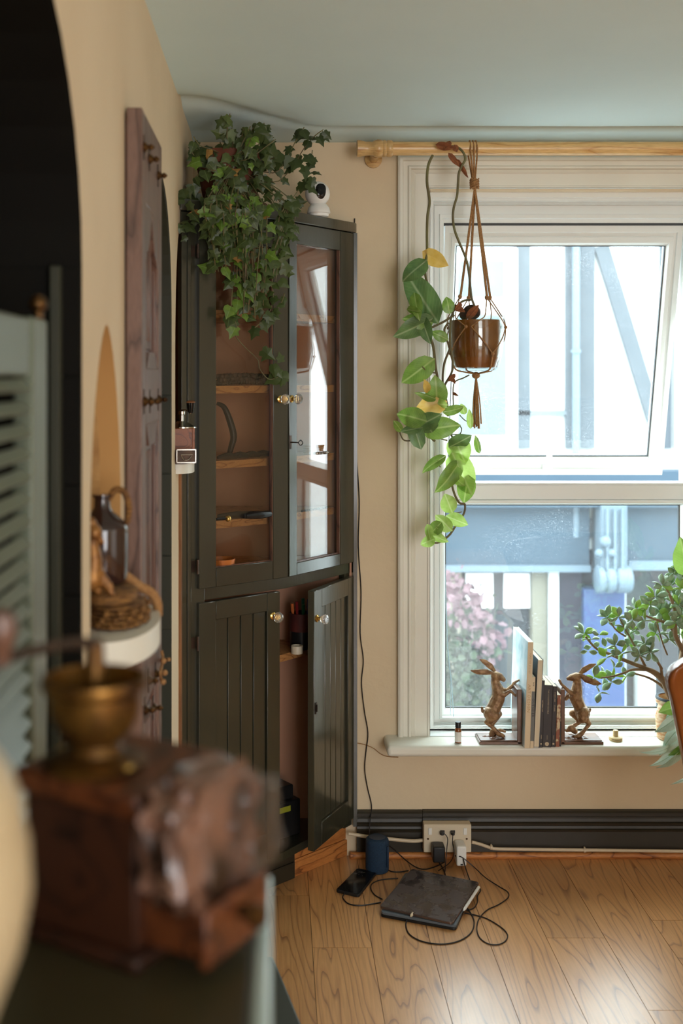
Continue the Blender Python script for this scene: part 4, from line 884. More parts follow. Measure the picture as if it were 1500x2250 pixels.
# ---- jade plant on the sill
JM = leaf_mat('jade plant leaf', srgb(134, 162, 130), srgb(160, 184, 152), srgb(170, 190, 160), vw=.0, side=False, rough=.22, tr=.12)
JL = leaf_mat('young jade plant leaf', srgb(156, 194, 96), srgb(176, 210, 116), srgb(170, 196, 120), vw=.0, side=False, rough=.28, tr=.35)
def jade_leaf(mat):
    bm = NB(); nv, nu = 7, 6; g = []
    for j in range(nv+1):
        t = j/nv; wd = .5*math.sin(math.pi*t**1.25)**.8 if 0 < t < 1 else .02; th = .09*math.sin(math.pi*min(1, t*.9+.08))
        g.append([bm.verts.new((wd*math.cos(2*math.pi*i/8), t, th*math.sin(2*math.pi*i/8)-.10*(2*t-1)**2)) for i in range(8)])
    for j in range(nv):
        for i in range(8): bm.faces.new((g[j][i], g[j][(i+1) % 8], g[j+1][(i+1) % 8], g[j+1][i]))
    bm.faces.new(g[0]); bm.faces.new(g[-1]); bmesh.ops.recalc_face_normals(bm, faces=bm.faces)
    me = bpy.data.meshes.new('leaf'); bm.to_mesh(me); bm.free(); me.materials.append(mat); me.shade_smooth(); return me
jme = jade_leaf(JM); jme2 = jade_leaf(JL)
def Z2(x, y): return (1240+x*.24, 1180+y*.24)
YJ = 3.58
jc = P(1478, 1545, YJ); jc.z = .390
jade = thing('jade_plant', 'spreading jade plant in a patterned pot on the window sill', 'jade plant', jc)
pz = H-(1532-CY)*YJ/F
MAT['potp'] = M('cream and orange woven pot', srgb(214, 196, 160), srgb(178, 120, 70), 40, .6, stretch=(1, 1, 3))
bm = NB(); hq = pz-.39; lathe(bm, jc, [(.045, 0), (.050, .004), (.0545, hq*.5), (.0445, hq-.022), (.052, hq-.018), (.054, hq-.008), (.052, hq), (.044, hq), (.042, hq-.02), (.02, hq-.02)], 32, capt=True); obj('pot', bm, 'potp', parent=jade, smooth=True)
bm = NB(); lathe(bm, jc+Vector((0, 0, hq-.002)), [(.0525, -.004), (.0545, 0), (.0525, .005), (.045, .004)], 32, capb=False, capt=False); obj('pot_rim', bm, 'beam', parent=jade, smooth=True)
BR = [([(970, 1470), (940, 1390), (900, 1310), (820, 1240), (730, 1200), (530, 1120), (410, 1070), (290, 1020), (190, 910)], [.012, .012, .009, .006, .0045, .003]),
 ([(740, 1215), (620, 1215), (540, 1245), (440, 1275), (330, 1290)], [.0045, .0035, .002]), ([(930, 1400), (860, 1340), (760, 1285), (640, 1250)], [.006, .004, .003]),
 ([(1083, 1040), (1040, 960), (1010, 870), (1010, 700), (980, 580), (930, 470)], [.009, .007, .004]), ([(1000, 860), (930, 790), (850, 760), (740, 720), (660, 665)], [.006, .004, .0025]), ([(940, 1080), (900, 980), (870, 880), (840, 770)], [.003, .002]), ([(890, 1210), (850, 1140), (800, 1060), (740, 1000)], [.005, .003]),
 ([(740, 1190), (690, 1090), (620, 960), (570, 870), (500, 740)], [.005, .003, .002]), ([(560, 910), (470, 850), (400, 750)], [.003, .002]), ([(1000, 1400), (1050, 1250), (1083, 1040), (1110, 900), (1090, 700), (1050, 500)], [.011, .009, .006]), ([(960, 1440), (900, 1330), (880, 1200), (830, 1120)], [.007, .005, .003])]
for pts, r in BR:
    bm = NB(); off = R_(-.03, .03); n_ = len(pts)
    tube(bm, [P(*Z2(x, y), YJ+off*min(1, (Vector((x, y))-Vector((970, 1470))).length/500)) for x, y in pts], r, 10, 6); obj('branch', bm, 'bark', parent=jade, smooth=True)
CL = [(180, 880, 7), (250, 930, 2), (390, 730, 6), (500, 730, 5), (650, 660, 7), (560, 820, 6), (740, 990, 7), (890, 440, 7), (830, 540, 6), (1000, 330, 7), (970, 440, 6), (470, 990, 5), (380, 1010, 3), (215, 1050, 2), (380, 1100, 3), (320, 890, 2), (460, 1190, 3), (560, 1270, 4), (430, 1330, 3), (320, 1420, 3), (1050, 620, 8), (870, 670, 7), (960, 690, 6), (1010, 590, 6), (1060, 470, 6), (690, 1080, 6), (790, 1060, 5), (650, 850, 6), (360, 1280, 4), (270, 1280, 4), (1060, 300, 6), (620, 760, 5), (730, 760, 4), (600, 980, 5), (900, 760, 5), (1020, 780, 6), (1060, 880, 6), (840, 880, 5), (960, 930, 5), (1070, 720, 6), (530, 1060, 4), (250, 1000, 2), (930, 560, 6), (780, 620, 5)]
for cx_, cy_, n_ in CL:
    c = P(*Z2(cx_, cy_), YJ+R_(-.06, .05))
    for i in range(n_):
        a = i/n_*6.28+R_(-.4, .4); L_ = R_(.029, .043); d = Vector((math.cos(a), R_(-.6, .4), math.sin(a)*.9+.2)).normalized()
        if c.y+d.y*L_ > 3.69: d.y = -abs(d.y)
        inst('leaf', jme2 if random.random() < .3 else jme, lm4(c, c+d*L_, L_*.60, R_(-1, 1), Vector((R_(-.5, .5), -.6, R_(.2, 1)))), jade)
# ---- soft leaved plant at the sill's end, and one large leaf above
EM = leaf_mat('silvery green leaf', srgb(196, 220, 204), srgb(212, 232, 218), srgb(140, 176, 136), vw=.05, ribs=8, rough=.3, tr=.15)
EG = leaf_mat('bright green leaf', srgb(132, 172, 76), srgb(150, 190, 92), srgb(176, 206, 120), tr=.4)
YE = 3.40
ec = P(1530, 1640, YE); ec.z = .365
epl = thing('silver_leaved_plant', 'silvery green drooping plant spilling over the end of the sill behind the leather chair', 'plant', Vector((ec.x+.02, 3.56, .39)))
epot = Vector((ec.x+.02, 3.56, .39)); bm = NB(); lathe(bm, epot, [(.042, 0), (.055, .075), (.058, .075), (.058, .09), (.052, .09), (.045, .07)], 28); obj('pot', bm, 'terracotta', parent=epl, smooth=True)
el = [heart_leaf(EM, notch=.1, fold=.25, curl=.5, pw=.85), heart_leaf(EM, notch=.1, fold=.1, curl=.9, pw=.85)]; eg = heart_leaf(EG, fold=.2, curl=.3)
for b_, t_, wd, k in (((1000, 1560), (870, 1600), 130, 1), ((1040, 1640), (850, 1790), 120, 0), ((1060, 1740), (900, 1900), 110, 0), ((1083, 1800), (880, 1960), 110, 0), ((1000, 1900), (760, 2030), 70, 0), ((1083, 1880), (850, 2140), 100, 0), ((1083, 1920), (882, 2140), 70, 0), ((1140, 1900), (960, 2000), 90, 1), ((1190, 1980), (1010, 1930), 70, 1), ((1180, 2200), (1010, 2250), 34, 0), ((1100, 1550), (960, 1640), 110, 0)):
    (xb, yb), (xt, yt) = Z2(*b_), Z2(*t_); pb = P(xb, yb, YE-.01); pt = P(xt, yt, YE-.03)
    inst('leaf', eg if k else random.choice(el), lm4(pb, pt, wd*.24*YE/F, R_(-.7, .7), (0.1, -1, .5)), epl)
    bm = NB(); tube(bm, [epot+Vector((0, 0, .075)), epot+Vector((-.01, -.05, .13)), (pb+epot)/2+Vector((0, -.06, .09)), pb], .002, 6, 5); obj('stem', bm, 'stem', parent=epl, smooth=True)
fg = thing('broad_leaved_plant', 'large bright green leaf of a plant reaching in above the jade plant', 'plant', P(1540, 1640, 3.55))
(xb, yb), (xt, yt) = Z2(1150, 230), Z2(1070, 20); inst('leaf', eg, lm4(P(1506, 1240, 3.5), P(1495, 1183, 3.48), .075, .1), fg)
bm = NB(); tube(bm, [P(1545, 1640, 3.55), P(1540, 1400, 3.54), P(1515, 1270, 3.52), P(1506, 1240, 3.5)], .003, 8, 5); obj('stem', bm, 'stem', parent=fg, smooth=True)
c0 = P(1545, 1640, 3.56); c0.z = .39; bm = NB(); lathe(bm, c0, [(.03, 0), (.038, .06), (.034, .06), (.028, .05)], 24); obj('pot', bm, 'terracotta', parent=fg, smooth=True)
# ================================================================ ON THE SILL
SZ = .390
def Z6(x, y): return (980+x/3.75, 1340+y/3.75)
MAT['bronze'] = M('weathered bronze resin', srgb(176, 142, 104), srgb(122, 88, 60), 60, .42, metal=.25, bump=.35, bscale=110)
MAT['bronzeb'] = M('brown bookend base', srgb(122, 84, 58), srgb(96, 64, 44), 14, .35, coat=.3)
def remeshed(name, bm, vox, mat, parent, smooth_it=3):
    me = bpy.data.meshes.new('t'); bm.to_mesh(me); bm.free(); t = bpy.data.objects.new('t', me); C.objects.link(t)
    md = t.modifiers.new('r', 'REMESH'); md.mode = 'VOXEL'; md.voxel_size = vox
    ms = t.modifiers.new('s', 'SMOOTH'); ms.factor = .5; ms.iterations = smooth_it
    dg = bpy.context.evaluated_depsgraph_get(); me2 = bpy.data.meshes.new_from_object(t.evaluated_get(dg)); bpy.data.objects.remove(t); bpy.data.meshes.remove(me)
    b2 = NB(); b2.from_mesh(me2); bpy.data.meshes.remove(me2); return obj(name, b2, mat, parent=parent, smooth=True, angle=180)
YB = 3.565
def hare(spec, parent):
    bm = NB()
    k = YB/F/3.75
    def q(x, y, dy=0): return P(*Z6(x, y), YB+dy)
    for part in spec:
        kind, pts = part[0], part[1]
        if kind == 'c':   # chain of (x, y, r, dy)
            for (x0, y0, r0, d0), (x1, y1, r1, d1) in zip(pts[:-1], pts[1:]): capsule(bm, q(x0, y0, d0), q(x1, y1, d1), r0*k, r1*k, 12)
        elif kind == 'e':  # flat ear: chain with flattened section
            for i in range(len(pts)-1):
                (x0, y0, r0, d0), (x1, y1, r1, d1) = pts[i], pts[i+1]
                for s in range(5):
                    t = s/5; c = q(x0+(x1-x0)*t, y0+(y1-y0)*t, d0+(d1-d0)*t); r = (r0+(r1-r0)*t)*k
                    d = (q(x1, y1, d1)-q(x0, y0, d0)).normalized(); z = Vector((0, 1, 0)); z = (z-d*z.dot(d)).normalized(); x = d.cross(z)
                    m = axes(c, d*r*1.5, x*r, z*r*.42); bmesh.ops.create_uvsphere(bm, u_segments=12, v_segments=8, radius=1, matrix=m)
    return remeshed('hare_figure', bm, .0014, 'bronze', parent)
HL = [('c', [(375, 845, 66, 0), (400, 790, 58, 0), (430, 720, 56, 0), (425, 655, 50, 0), (405, 600, 38, 0), (405, 555, 34, 0)]),
 ('c', [(405, 545, 40, 0), (440, 548, 30, 0), (472, 574, 19, 0)]),
 ('e', [(395, 500, 14, .006), (360, 462, 26, .008), (320, 430, 22, .008), (278, 408, 6, .008)]), ('e', [(378, 520, 14, -.010), (320, 512, 26, -.014), (260, 512, 22, -.014), (200, 500, 6, -.014)]),
 ('c', [(440, 690, 26, -.012), (478, 700, 20, -.016), (528, 668, 13, -.018), (552, 690, 10, -.018), (576, 714, 8, -.018)]), ('c', [(450, 660, 26, .012), (500, 665, 18, .018), (545, 625, 14, .02), (560, 600, 12, .02), (605, 576, 8, .02)]),
 ('c', [(360, 855, 56, -.012), (400, 870, 44, -.016), (365, 905, 32, -.016), (328, 926, 17, -.014), (385, 970, 16, -.014), (430, 1020, 22, -.016), (470, 1040, 16, -.018)]),
 ('c', [(395, 850, 50, .014), (432, 855, 30, .018), (400, 905, 24, .016), (375, 945, 18, .014), (395, 1005, 22, .012), (440, 990, 14, .014), (484, 1003, 10, .014)]), ('c', [(385, 1000, 26, .006), (370, 1035, 22, .006)]),
 ('c', [(330, 850, 20, 0), (298, 835, 14, 0), (294, 805, 11, 0)])]
HR = [('c', [(1120, 845, 62, 0), (1095, 790, 50, 0), (1065, 720, 54, 0), (1075, 655, 46, 0), (1078, 600, 34, 0), (1075, 560, 34, 0)]),
 ('c', [(1075, 555, 40, 0), (1035, 558, 30, 0), (1006, 566, 18, 0)]),
 ('e', [(1100, 525, 14, .006), (1140, 492, 26, .008), (1185, 465, 22, .008), (1232, 446, 6, .008)]), ('e', [(1110, 540, 16, -.010), (1160, 575, 28, -.014), (1220, 598, 26, -.014), (1280, 612, 6, -.014)]),
 ('c', [(1050, 700, 26, -.012), (1010, 672, 17, -.016), (970, 632, 13, -.018), (948, 612, 11, -.018), (932, 582, 12, -.018)]), ('c', [(1050, 700, 26, .012), (1005, 710, 22, .018), (985, 735, 15, .018), (998, 690, 10, .02)]),
 ('c', [(1130, 850, 56, -.012), (1120, 890, 44, -.016), (1150, 905, 30, -.016), (1180, 937, 17, -.014), (1140, 990, 15, -.014), (1105, 1030, 20, -.016), (1066, 1046, 14, -.018)]),
 ('c', [(1100, 850, 46, .014), (1040, 852, 30, .018), (1075, 890, 24, .016), (1100, 925, 16, .014), (1050, 955, 17, .012), (1015, 985, 22, .012), (992, 996, 14, .012)]), ('c', [(1030, 975, 30, .008), (1060, 1000, 24, .008)]),
 ('c', [(1150, 840, 20, 0), (1178, 835, 13, 0), (1184, 818, 12, 0)])]
def bookend(px0, px1, up0, up1, uptop, spec, label, sgn):
    Yf, Yb_ = 3.520, 3.605
    a = P(px0, 1634, Yf); b = P(px1, 1634, Yf)
    r = thing('hare_bookend', label, 'bookend', ((a.x+b.x)/2, YB, SZ), group='pair of hare bookends')
    bm = NB(); bx(bm, (a.x, Yf, SZ), (b.x, Yb_, SZ+.009)); e = .004; bx(bm, (a.x+e, Yf+e, SZ+.009), (b.x-e, Yb_-e, SZ+.0125)); obj('base', bm, 'bronzeb', parent=r, bevel=.0015)
    zt_ = H-(uptop-CY)*Yf/F; bm = NB(); bx(bm, (P(up0, 0, Yf).x, Yf, SZ+.001), (P(up1, 0, Yf).x, Yb_, zt_)); obj('upright', bm, 'bronzeb', parent=r, bevel=.002)
    hare(spec, r)
    bm = NB(); cx_ = P(*Z6(390 if sgn < 0 else 1060, 1040), YB)
    for i in range(12): ball(bm, (cx_.x+random.gauss(0, .016), YB+random.gauss(0, .014), SZ+.0125), (.009, .007, .0035), 8, 5)
    obj('grass_mound', bm, 'bronzeb', parent=r, smooth=True)
    return r
bookend(1053, 1146.5, 1136, 1146.5, 1515, HL, 'bronze hare bookend reaching toward the books from the bottle side', -1)
bookend(1233, 1326, 1232, 1241, 1515, HR, 'bronze hare bookend leaning back on the side of the wooden stamp', 1)
# books
MAT['page'] = M('book pages', srgb(228, 214, 188), srgb(214, 196, 166), 3, .85, stretch=(200, 1, 1))
MAT['bk_cream'] = M('cream cover', srgb(222, 200, 166), None, rough=.45)
MAT['bk_blue'] = M('white and pale blue cover', srgb(226, 236, 238), srgb(166, 196, 204), 12, .25, detail=6)
MAT['bk_grey'] = M('grey cover band', srgb(112, 112, 108), None, rough=.5)
MAT['bk_black'] = M('black cover', srgb(46, 38, 34), None, rough=.4)
MAT['bk_slate'] = M('slate cover', srgb(92, 98, 104), None, rough=.5)
MAT['bk_pattern'] = M('patterned cover', srgb(214, 196, 160), srgb(150, 92, 70), 60, .5, detail=1, lo=.45, hi=.55)
MAT['ink'] = M('dark print', srgb(60, 50, 44), None, rough=.6); MAT['inkp'] = M('pale print', srgb(200, 180, 150), None, rough=.6); MAT['inko'] = M('tan print', srgb(196, 158, 112), None, rough=.6)
def book(pt0, pt1, pb0, pb1, ytop, Yf, depth, cover, spine_mat, label, foreedge=False, txt=None, pageset=.002, lift=0, extra=None):
    """pt: px of spine edges at top, pb: px at bottom"""
    zt_ = H-(ytop-CY)*Yf/F; zb_ = SZ+.0005; X = lambda p: (p-CX)*Yf/F
    a0, a1, b0, b1_ = X(pb0), X(pb1), X(pt0), X(pt1); th = (a1-a0); c = .0012 if th < .02 else .0016
    u = Vector((b0-a0, 0, zt_-zb_)); hgt = u.length; zdir = u.normalized(); xdir = Vector((zdir.z, 0, -zdir.x)); org = Vector((a0, Yf, zb_+max(0, -xdir.z*th)))
    r = thing('book', label, 'book', (org.x+th/2, Yf+depth/2, SZ), group='books between the hare bookends')
    MX = axes(org, xdir, Vector((0, 1, 0)), zdir)
    def put(nm, bm, m, **k): bmesh.ops.transform(bm, matrix=MX, verts=bm.verts); return obj(nm, bm, m, parent=r, **k)
    bm = NB(); bx(bm, (c, .0008 if foreedge else c, .001 if not foreedge else .003), (th-c, depth-.002, hgt-(.0008 if not foreedge else .003))); put('pages', bm, 'page')
    bm = NB(); bx(bm, (0, -.0005, 0), (c, depth, hgt)); bx(bm, (th-c, -.0005, 0), (th, depth, hgt))
    if foreedge: bx(bm, (0, depth, 0), (th, depth+c, hgt))
    put('cover', bm, cover)
    if not foreedge: bm = NB(); bx(bm, (0, -c, 0), (th, 0, hgt)); sp = put('spine', bm, spine_mat, bevel=.0006, seg=1)
    if txt:
        for body, frac, size, mt, sx in txt:
            m = MX @ Matrix.Translation((th*.5, -c-.0003, hgt*frac)) @ axes((0, 0, 0), (0, 0, -1), (1, 0, 0), (0, -1, 0)); text(body, size, mt, m, r, name='spine_lettering', sx=sx)
    for (f0, f1, mt) in (extra or []):
        bm = NB(); bx(bm, (.0003, -c-.0004, hgt*f0), (th-.0003, -c, hgt*f1)); put('spine_band', bm, mt)
    return r, MX, th, hgt
book(1159.5, 1169.5, 1151.5, 1163.5, 1411, 3.485, .214, 'bk_blue', 'bk_cream', 'tallest book, cream spine and pale blue cover, next to the bookend', txt=[('NATIVE DOGS', .80, .009, 'inko', 1.1), ('ART DESIGN', .47, .0125, 'inko', 1.25)])
book(1168, 1176.5, 1164, 1171.8, 1488, 3.487, .150, 'bk_cream', 'bk_cream', 'slim cream book whose spine has a grey band with capital letters', extra=[(.10, .80, 'bk_grey')], txt=[('BOB', .90, .006, 'ink', 1), ('OUTSIDER', .57, .0105, 'ink', 1.2)])
book(1181, 1193, 1171.8, 1184.3, 1449, 3.489, .190, 'bk_slate', None, 'tall dark covered hardback turned round so its pale page edges show', foreedge=True)
pk = dict(cover='bk_black')
def logo(r, MX, th, hgt, k=.055):
    bm = NB(); lathe(bm, (th*.5, -.0019, hgt*k), [(th*.24, 0), (th*.24, .0006)], 16, axis='y'); bmesh.ops.transform(bm, matrix=MX, verts=bm.verts); obj('spine_emblem', bm, 'inkp', parent=r)
q = book(1190, 1195, 1184.5, 1191, 1495, 3.492, .128, 'bk_black', 'bk_black', 'thin black paperback pressed against the hardback with exposed page edges', txt=[('LETTERS OF', .62, .0045, 'inkp', 1.5), ('CLASSIC', .16, .0036, 'inkp', 1)]); logo(*q)
q = book(1195.5, 1213.5, 1191.2, 1210, 1505.5, 3.494, .128, 'bk_black', 'bk_black', 'thickest black paperback in the row with gold lettering', txt=[('THE COLLECTED', .80, .0055, 'inkp', 1.2), ('NOVELS', .60, .0055, 'inkp', 1.2), ('CLASSIC', .16, .0040, 'inkp', 1)]); logo(*q)
q = book(1214.5, 1224.5, 1210.3, 1219.5, 1508, 3.496, .128, 'bk_black', 'bk_black', 'medium black paperback beside the thickest black one', txt=[('POEMS AND', .82, .005, 'inkp', 1.1), ('STORIES', .64, .005, 'inkp', 1.1), ('CLASSIC', .16, .0038, 'inkp', 1)]); logo(*q)
book(1224.2, 1229, 1220, 1228, 1527, 3.498, .110, 'bk_pattern', 'bk_pattern', 'short cream book with reddish patterned spine near the second hare')
book(1229.3, 1234.6, 1228.2, 1232, 1539, 3.502, .100, 'bk_black', 'bk_black', 'shortest dark thin book touching the second bookend', txt=[('NOTES', .6, .004, 'inkp', 1.2)])
# small bottle
c = P(1006, 1625, 3.54); c.z = SZ
bt = thing('dropper_bottle', 'tiny amber bottle with black cap and white label on the sill', 'bottle', c)
MAT['amber'] = M('amber glass', srgb(136, 76, 34), None, rough=.1, coat=.5)
bm = NB(); lathe(bm, c, [(.0085, 0), (.0105, .0015), (.0105, .040), (.0095, .044), (.007, .047), (.007, .05)], 24); obj('bottle_body', bm, 'amber', parent=bt, smooth=True)
bm = NB(); lathe(bm, c, [(.0109, .005), (.0109, .036)], 24, capb=False, capt=False); obj('bottle_label', bm, 'wplastic', parent=bt, smooth=True)
bm = NB(); lathe(bm, c, [(.0092, .048), (.0092, .064), (.0085, .066)], 24); obj('cap', bm, 'black', parent=bt, smooth=True)
# wooden stamp
c = P(1352, 1620, 3.565); c.z = SZ
st_ = thing('wooden_stamp', 'round wooden stamp with a peg handle lying on the sill', 'stamp', c)
MAT['palewood'] = M('pale turned wood', srgb(222, 198, 152), srgb(206, 176, 128), 14, .6, stretch=(1, 1, 6))
bm = NB(); lathe(bm, c, [(.020, 0), (.0215, .003), (.0215, .011), (.018, .013)], 30); obj('stamp_disc', bm, 'palewood', parent=st_, smooth=True)
bm = NB(); lathe(bm, c, [(.0085, .013), (.0085, .030), (.007, .032)], 20); obj('peg', bm, 'palewood', parent=st_, smooth=True)
bm = NB()
for i in range(9):
    a = -1.57+(i-4)*.17; bx(bm, (c.x+.0217*math.cos(a)-.001, c.y+.0217*math.sin(a)-.0002, SZ+.005), (c.x+.0217*math.cos(a)+.0008, c.y+.0217*math.sin(a), SZ+.008))
obj('printed_mark', bm, 'ink', parent=st_)
# blind cord by the frame
bm = NB(); tube(bm, [P(*q, 3.66) for q in ((978, 1240), (981, 1360), (984, 1440), (990, 1500), (989, 1570))], .0012, 6, 4); tube(bm, [P(*q, 3.66) for q in ((978, 1240), (980, 1360), (986, 1450), (992, 1500), (996, 1575))], .0012, 6, 4); MAT['bluecord'] = M('pale blue cord', srgb(186, 214, 226), None, rough=.7)
tag(obj('blind_cord', bm, 'bluecord', smooth=True), 'thin pale blue looped cord hanging beside the lower pane', 'cord')
# stray wire at the sill's end
bm = NB(); tube(bm, [P(780, 1632, WY-.003), P(800, 1636, WY-.004), P(820, 1644, WY-.004), P(835, 1656, WY-.004), P(850, 1662, WY-.006), P(875, 1664, WY-.008)], .0014, 6, 5); tag(obj('thin_wire', bm, 'twine', smooth=True), 'thin brown wire running along the wall to the end of the sill', 'wire')
# ================================================================ SOCKET, CABLES, GADGETS
YS = 3.556
a = P(931, 1873, YS); b = P(1035, 1812, YS); z1, z0 = b.z, a.z
sk_ = thing('wall_socket', 'cream double wall socket with screws and switches above the floor', 'socket', ((a.x+b.x)/2, 3.58, z0))
bm = NB(); bx(bm, (a.x, YS, z0), (b.x, 3.5905, z1)); bmesh.ops.bevel(bm, geom=bm.edges[:], offset=.0015, segments=2, affect='EDGES'); obj('socket_box', bm, 'cream_plastic', parent=sk_)
for x in (944.5, 1021.5):
    p = P(x, 1826.5, YS); bm = NB(); bx(bm, (p.x-.0055, YS-.0030, p.z-.0105), (p.x+.0055, YS+.001, p.z+.0105)); obj('switch', bm, 'wplastic', parent=sk_, bevel=.001)
for x in (940, 1025):
    p = P(x, 1843, YS); bm = NB(); lathe(bm, (p.x, YS+.001, p.z), [(.0032, -.0022), (.0032, 0)], 14, axis='y'); obj('screw', bm, 'brass', parent=sk_)
for x in (971.5, 994.5):
    p = P(x, 1827.5, YS); bm = NB(); bx(bm, (p.x-.007, YS-.0012, p.z-.0045), (p.x+.007, YS+.001, p.z+.0045)); obj('usb_port', bm, 'black', parent=sk_)
    
def plugpx(x, y, Y=YS): return P(x, y, Y)
for i, (x, nm, lb) in enumerate(((969.5, 'usb_plug', 'black usb plug in the socket port nearer the speaker'), (993, 'usb_plug', 'black usb plug in the socket port above the white charger'))):
    p = P(x, 1828, YS); bm = NB(); bx(bm, (p.x-.006, YS-.016, p.z-.0042), (p.x+.006, YS-.0016, p.z+.0042)); bx(bm, (p.x-.004, YS-.022, p.z-.003), (p.x+.004, YS-.016, p.z+.003)); tag(obj(nm, bm, 'black', bevel=.0012), lb, 'plug', group='usb plugs in the socket')
p = P(963, 1857, YS-.03)
bm = NB(); bx(bm, (p.x-.019, YS-.046, .022), (p.x+.019, YS-.0016, .022+.050)); tag(obj('black_adapter', bm, 'black', bevel=.004), 'black plug adapter in the wall socket', 'adapter')
p = P(1011, 1860, YS-.03)
ch = thing('white_charger', 'white power adapter plugged into the socket with its cable end at the bottom', 'charger', (p.x, YS-.03, .02))
bm = NB(); bx(bm, (p.x-.0155, YS-.056, .016), (p.x+.0155, YS-.0016, .078)); obj('charger_body', bm, 'wplastic', parent=ch, bevel=.005, seg=3)
bm = NB(); bx(bm, (p.x-.004, YS-.0575, .020), (p.x+.004, YS-.0555, .024)); obj('port', bm, 'black', parent=ch)
# cream mains cable along the skirting
def cable(pts, r, mat, name, label, group=None, n=6, cat='cable'):
    bm = NB(); tube(bm, pts, r, 8, n); return tag(obj(name, bm, mat, smooth=True), label, cat, group=group)
cable([P(x, y, 3.578) for x, y in ((765, 1832), (785, 1835), (812, 1839), (860, 1844), (905, 1848), (929, 1846))], .0058, 'cablewhite', 'mains_cable', 'thick cream cable between the cupboard foot and the socket')
cable([P(x, y, 3.584) for x, y in ((1036, 1850), (1055, 1855), (1075, 1862), (1090, 1865), (1150, 1866), (1300, 1868), (1480, 1870), (1700, 1872))], .0052, 'cablewhite', 'mains_cable', 'thick cream cable running from the socket along the skirting')
for x, y in ((1079, 1862), (1284, 1868)):
    p = P(x, y, 3.584); bm = NB(); lathe(bm, p, [(.0072, -.0035), (.0072, .0035)], 12, axis='x'); bx(bm, (p.x-.002, p.y, p.z+.004), (p.x+.002, 3.5905, p.z+.009)); tag(obj('cable_clip', bm, 'cablewhite'), {1079: 'cream cable clip close to the socket on the skirting', 1284: 'cream cable clip on the skirting below the wooden stamp'}[x], 'clip', group='clips on the cream cable')
# camera cable
cable([P(x, y, 3.612) for x, y in ((779, 480), (777, 560), (779, 620), (782, 700), (783, 800), (780, 900), (783, 1000), (789, 1100), (787, 1200), (793, 1300), (791, 1390), (798, 1450), (794, 1500), (800, 1560), (808, 1610), (804, 1650), (801, 1690), (807, 1730), (816, 1770))]+[P(813, 1800, 3.586), P(811, 1825, 3.57), P(812, 1848, 3.545)], .0018, 'cableblack', 'camera_cable', 'long thin black cable hanging down the wall beside the cupboard', n=5)
# speaker
c = PZ(827, 1906, 0)
MAT['navy'] = M('navy mesh fabric', srgb(30, 58, 84), srgb(22, 44, 66), 400, .75, bump=.4, bscale=600)
MAT['navyr'] = M('navy rubber', srgb(24, 46, 70), None, rough=.4)
c = Vector((c.x, 3.508, 0))
spk = thing('speaker', 'small navy blue cylindrical speaker standing on the floor', 'speaker', c)
bm = NB(); lathe(bm, c, [(.030, 0), (.035, .003), (.0365, .010), (.0365, .092), (.035, .099), (.031, .103), (.024, .104)], 40); obj('speaker_body', bm, 'navy', parent=spk, smooth=True)
bm = NB(); lathe(bm, c, [(.025, .1035), (.0255, .1055), (.010, .1062)], 32); obj('top_pad', bm, 'navyr', parent=spk, smooth=True)
bm = NB(); bx(bm, (c.x+.0275, c.y-.028, .02), (c.x+.0335, c.y-.018, .085)); obj('control_strip', bm, 'navyr', parent=spk, bevel=.002)
def slab_q(corners, z0, z1, rnd, bm=None):
    bm = bm or NB(); cs = [Vector((c_.x, c_.y)) for c_ in corners]; n = len(cs); pl_ = []
    for i in range(n):
        p, a_, b_ = cs[i], cs[i-1], cs[(i+1) % n]; u = (a_-p).normalized(); v = (b_-p).normalized()
        for k in range(6):
            t = k/5; pl_.append(p+u*rnd*(1-t)**2+v*rnd*t**2)
    prism(bm, pl_, z0, z1); return bm
# phone
MAT['screen'] = M('dark scratched screen', srgb(22, 22, 24), None, rough=.10)
def smudged(name, base, smear, rough):
    m = M(name, base, None, rough=rough); nt = m.node_tree; b = nt.nodes['Principled BSDF']
    tc = nt.nodes.new('ShaderNodeTexCoord'); n = nt.nodes.new('ShaderNodeTexNoise'); n.inputs['Scale'].default_value = 22; n.inputs['Detail'].default_value = 8; n.inputs['Distortion'].default_value = .4
    r = nt.nodes.new('ShaderNodeMapRange'); r.inputs['From Min'].default_value = .42; r.inputs['From Max'].default_value = .68; r.inputs['To Min'].default_value = rough; r.inputs['To Max'].default_value = rough+.35
    nt.links.new(tc.outputs['Object'], n.inputs['Vector']); nt.links.new(n.outputs[0], r.inputs[0]); nt.links.new(r.outputs[0], b.inputs['Roughness'])
    rc = nt.nodes.new('ShaderNodeValToRGB'); rc.color_ramp.elements[0].position = .30; rc.color_ramp.elements[0].color = base; rc.color_ramp.elements[1].position = .95; rc.color_ramp.elements[1].color = smear
    nt.links.new(n.outputs[0], rc.inputs[0]); nt.links.new(rc.outputs[0], b.inputs['Base Color']); return m
MAT['smudge'] = smudged('smudged glass screen', srgb(40, 34, 36), srgb(104, 94, 96), .16)
ph = [PZ(*q, .010) for q in ((785, 1906), (828, 1915), (788, 1966), (737, 1954))]
cc = sum(ph, Vector())/4
pho = thing('phone', 'black cracked phone lying face up on the floor by the speaker', 'phone', (cc.x, cc.y, 0))
obj('phone_body', slab_q(ph, .0005, .0088, .010), 'black', parent=pho, bevel=.0015)
obj('phone_screen', slab_q([cc+(p-cc)*.94 for p in ph], .0088, .0094, .007), 'screen', parent=pho)
bm = NB()
for i in range(7):
    a_ = ph[0]+(ph[1]-ph[0])*R_(.2, .7)+(ph[3]-ph[0])*R_(.1, .3); b_ = a_+Vector((R_(-.02, .02), R_(-.02, .02), 0)); a_.z = b_.z = .0096; tube(bm, [a_, b_], .0003, 4, 1)
obj('screen_crack', bm, 'silver', parent=pho)
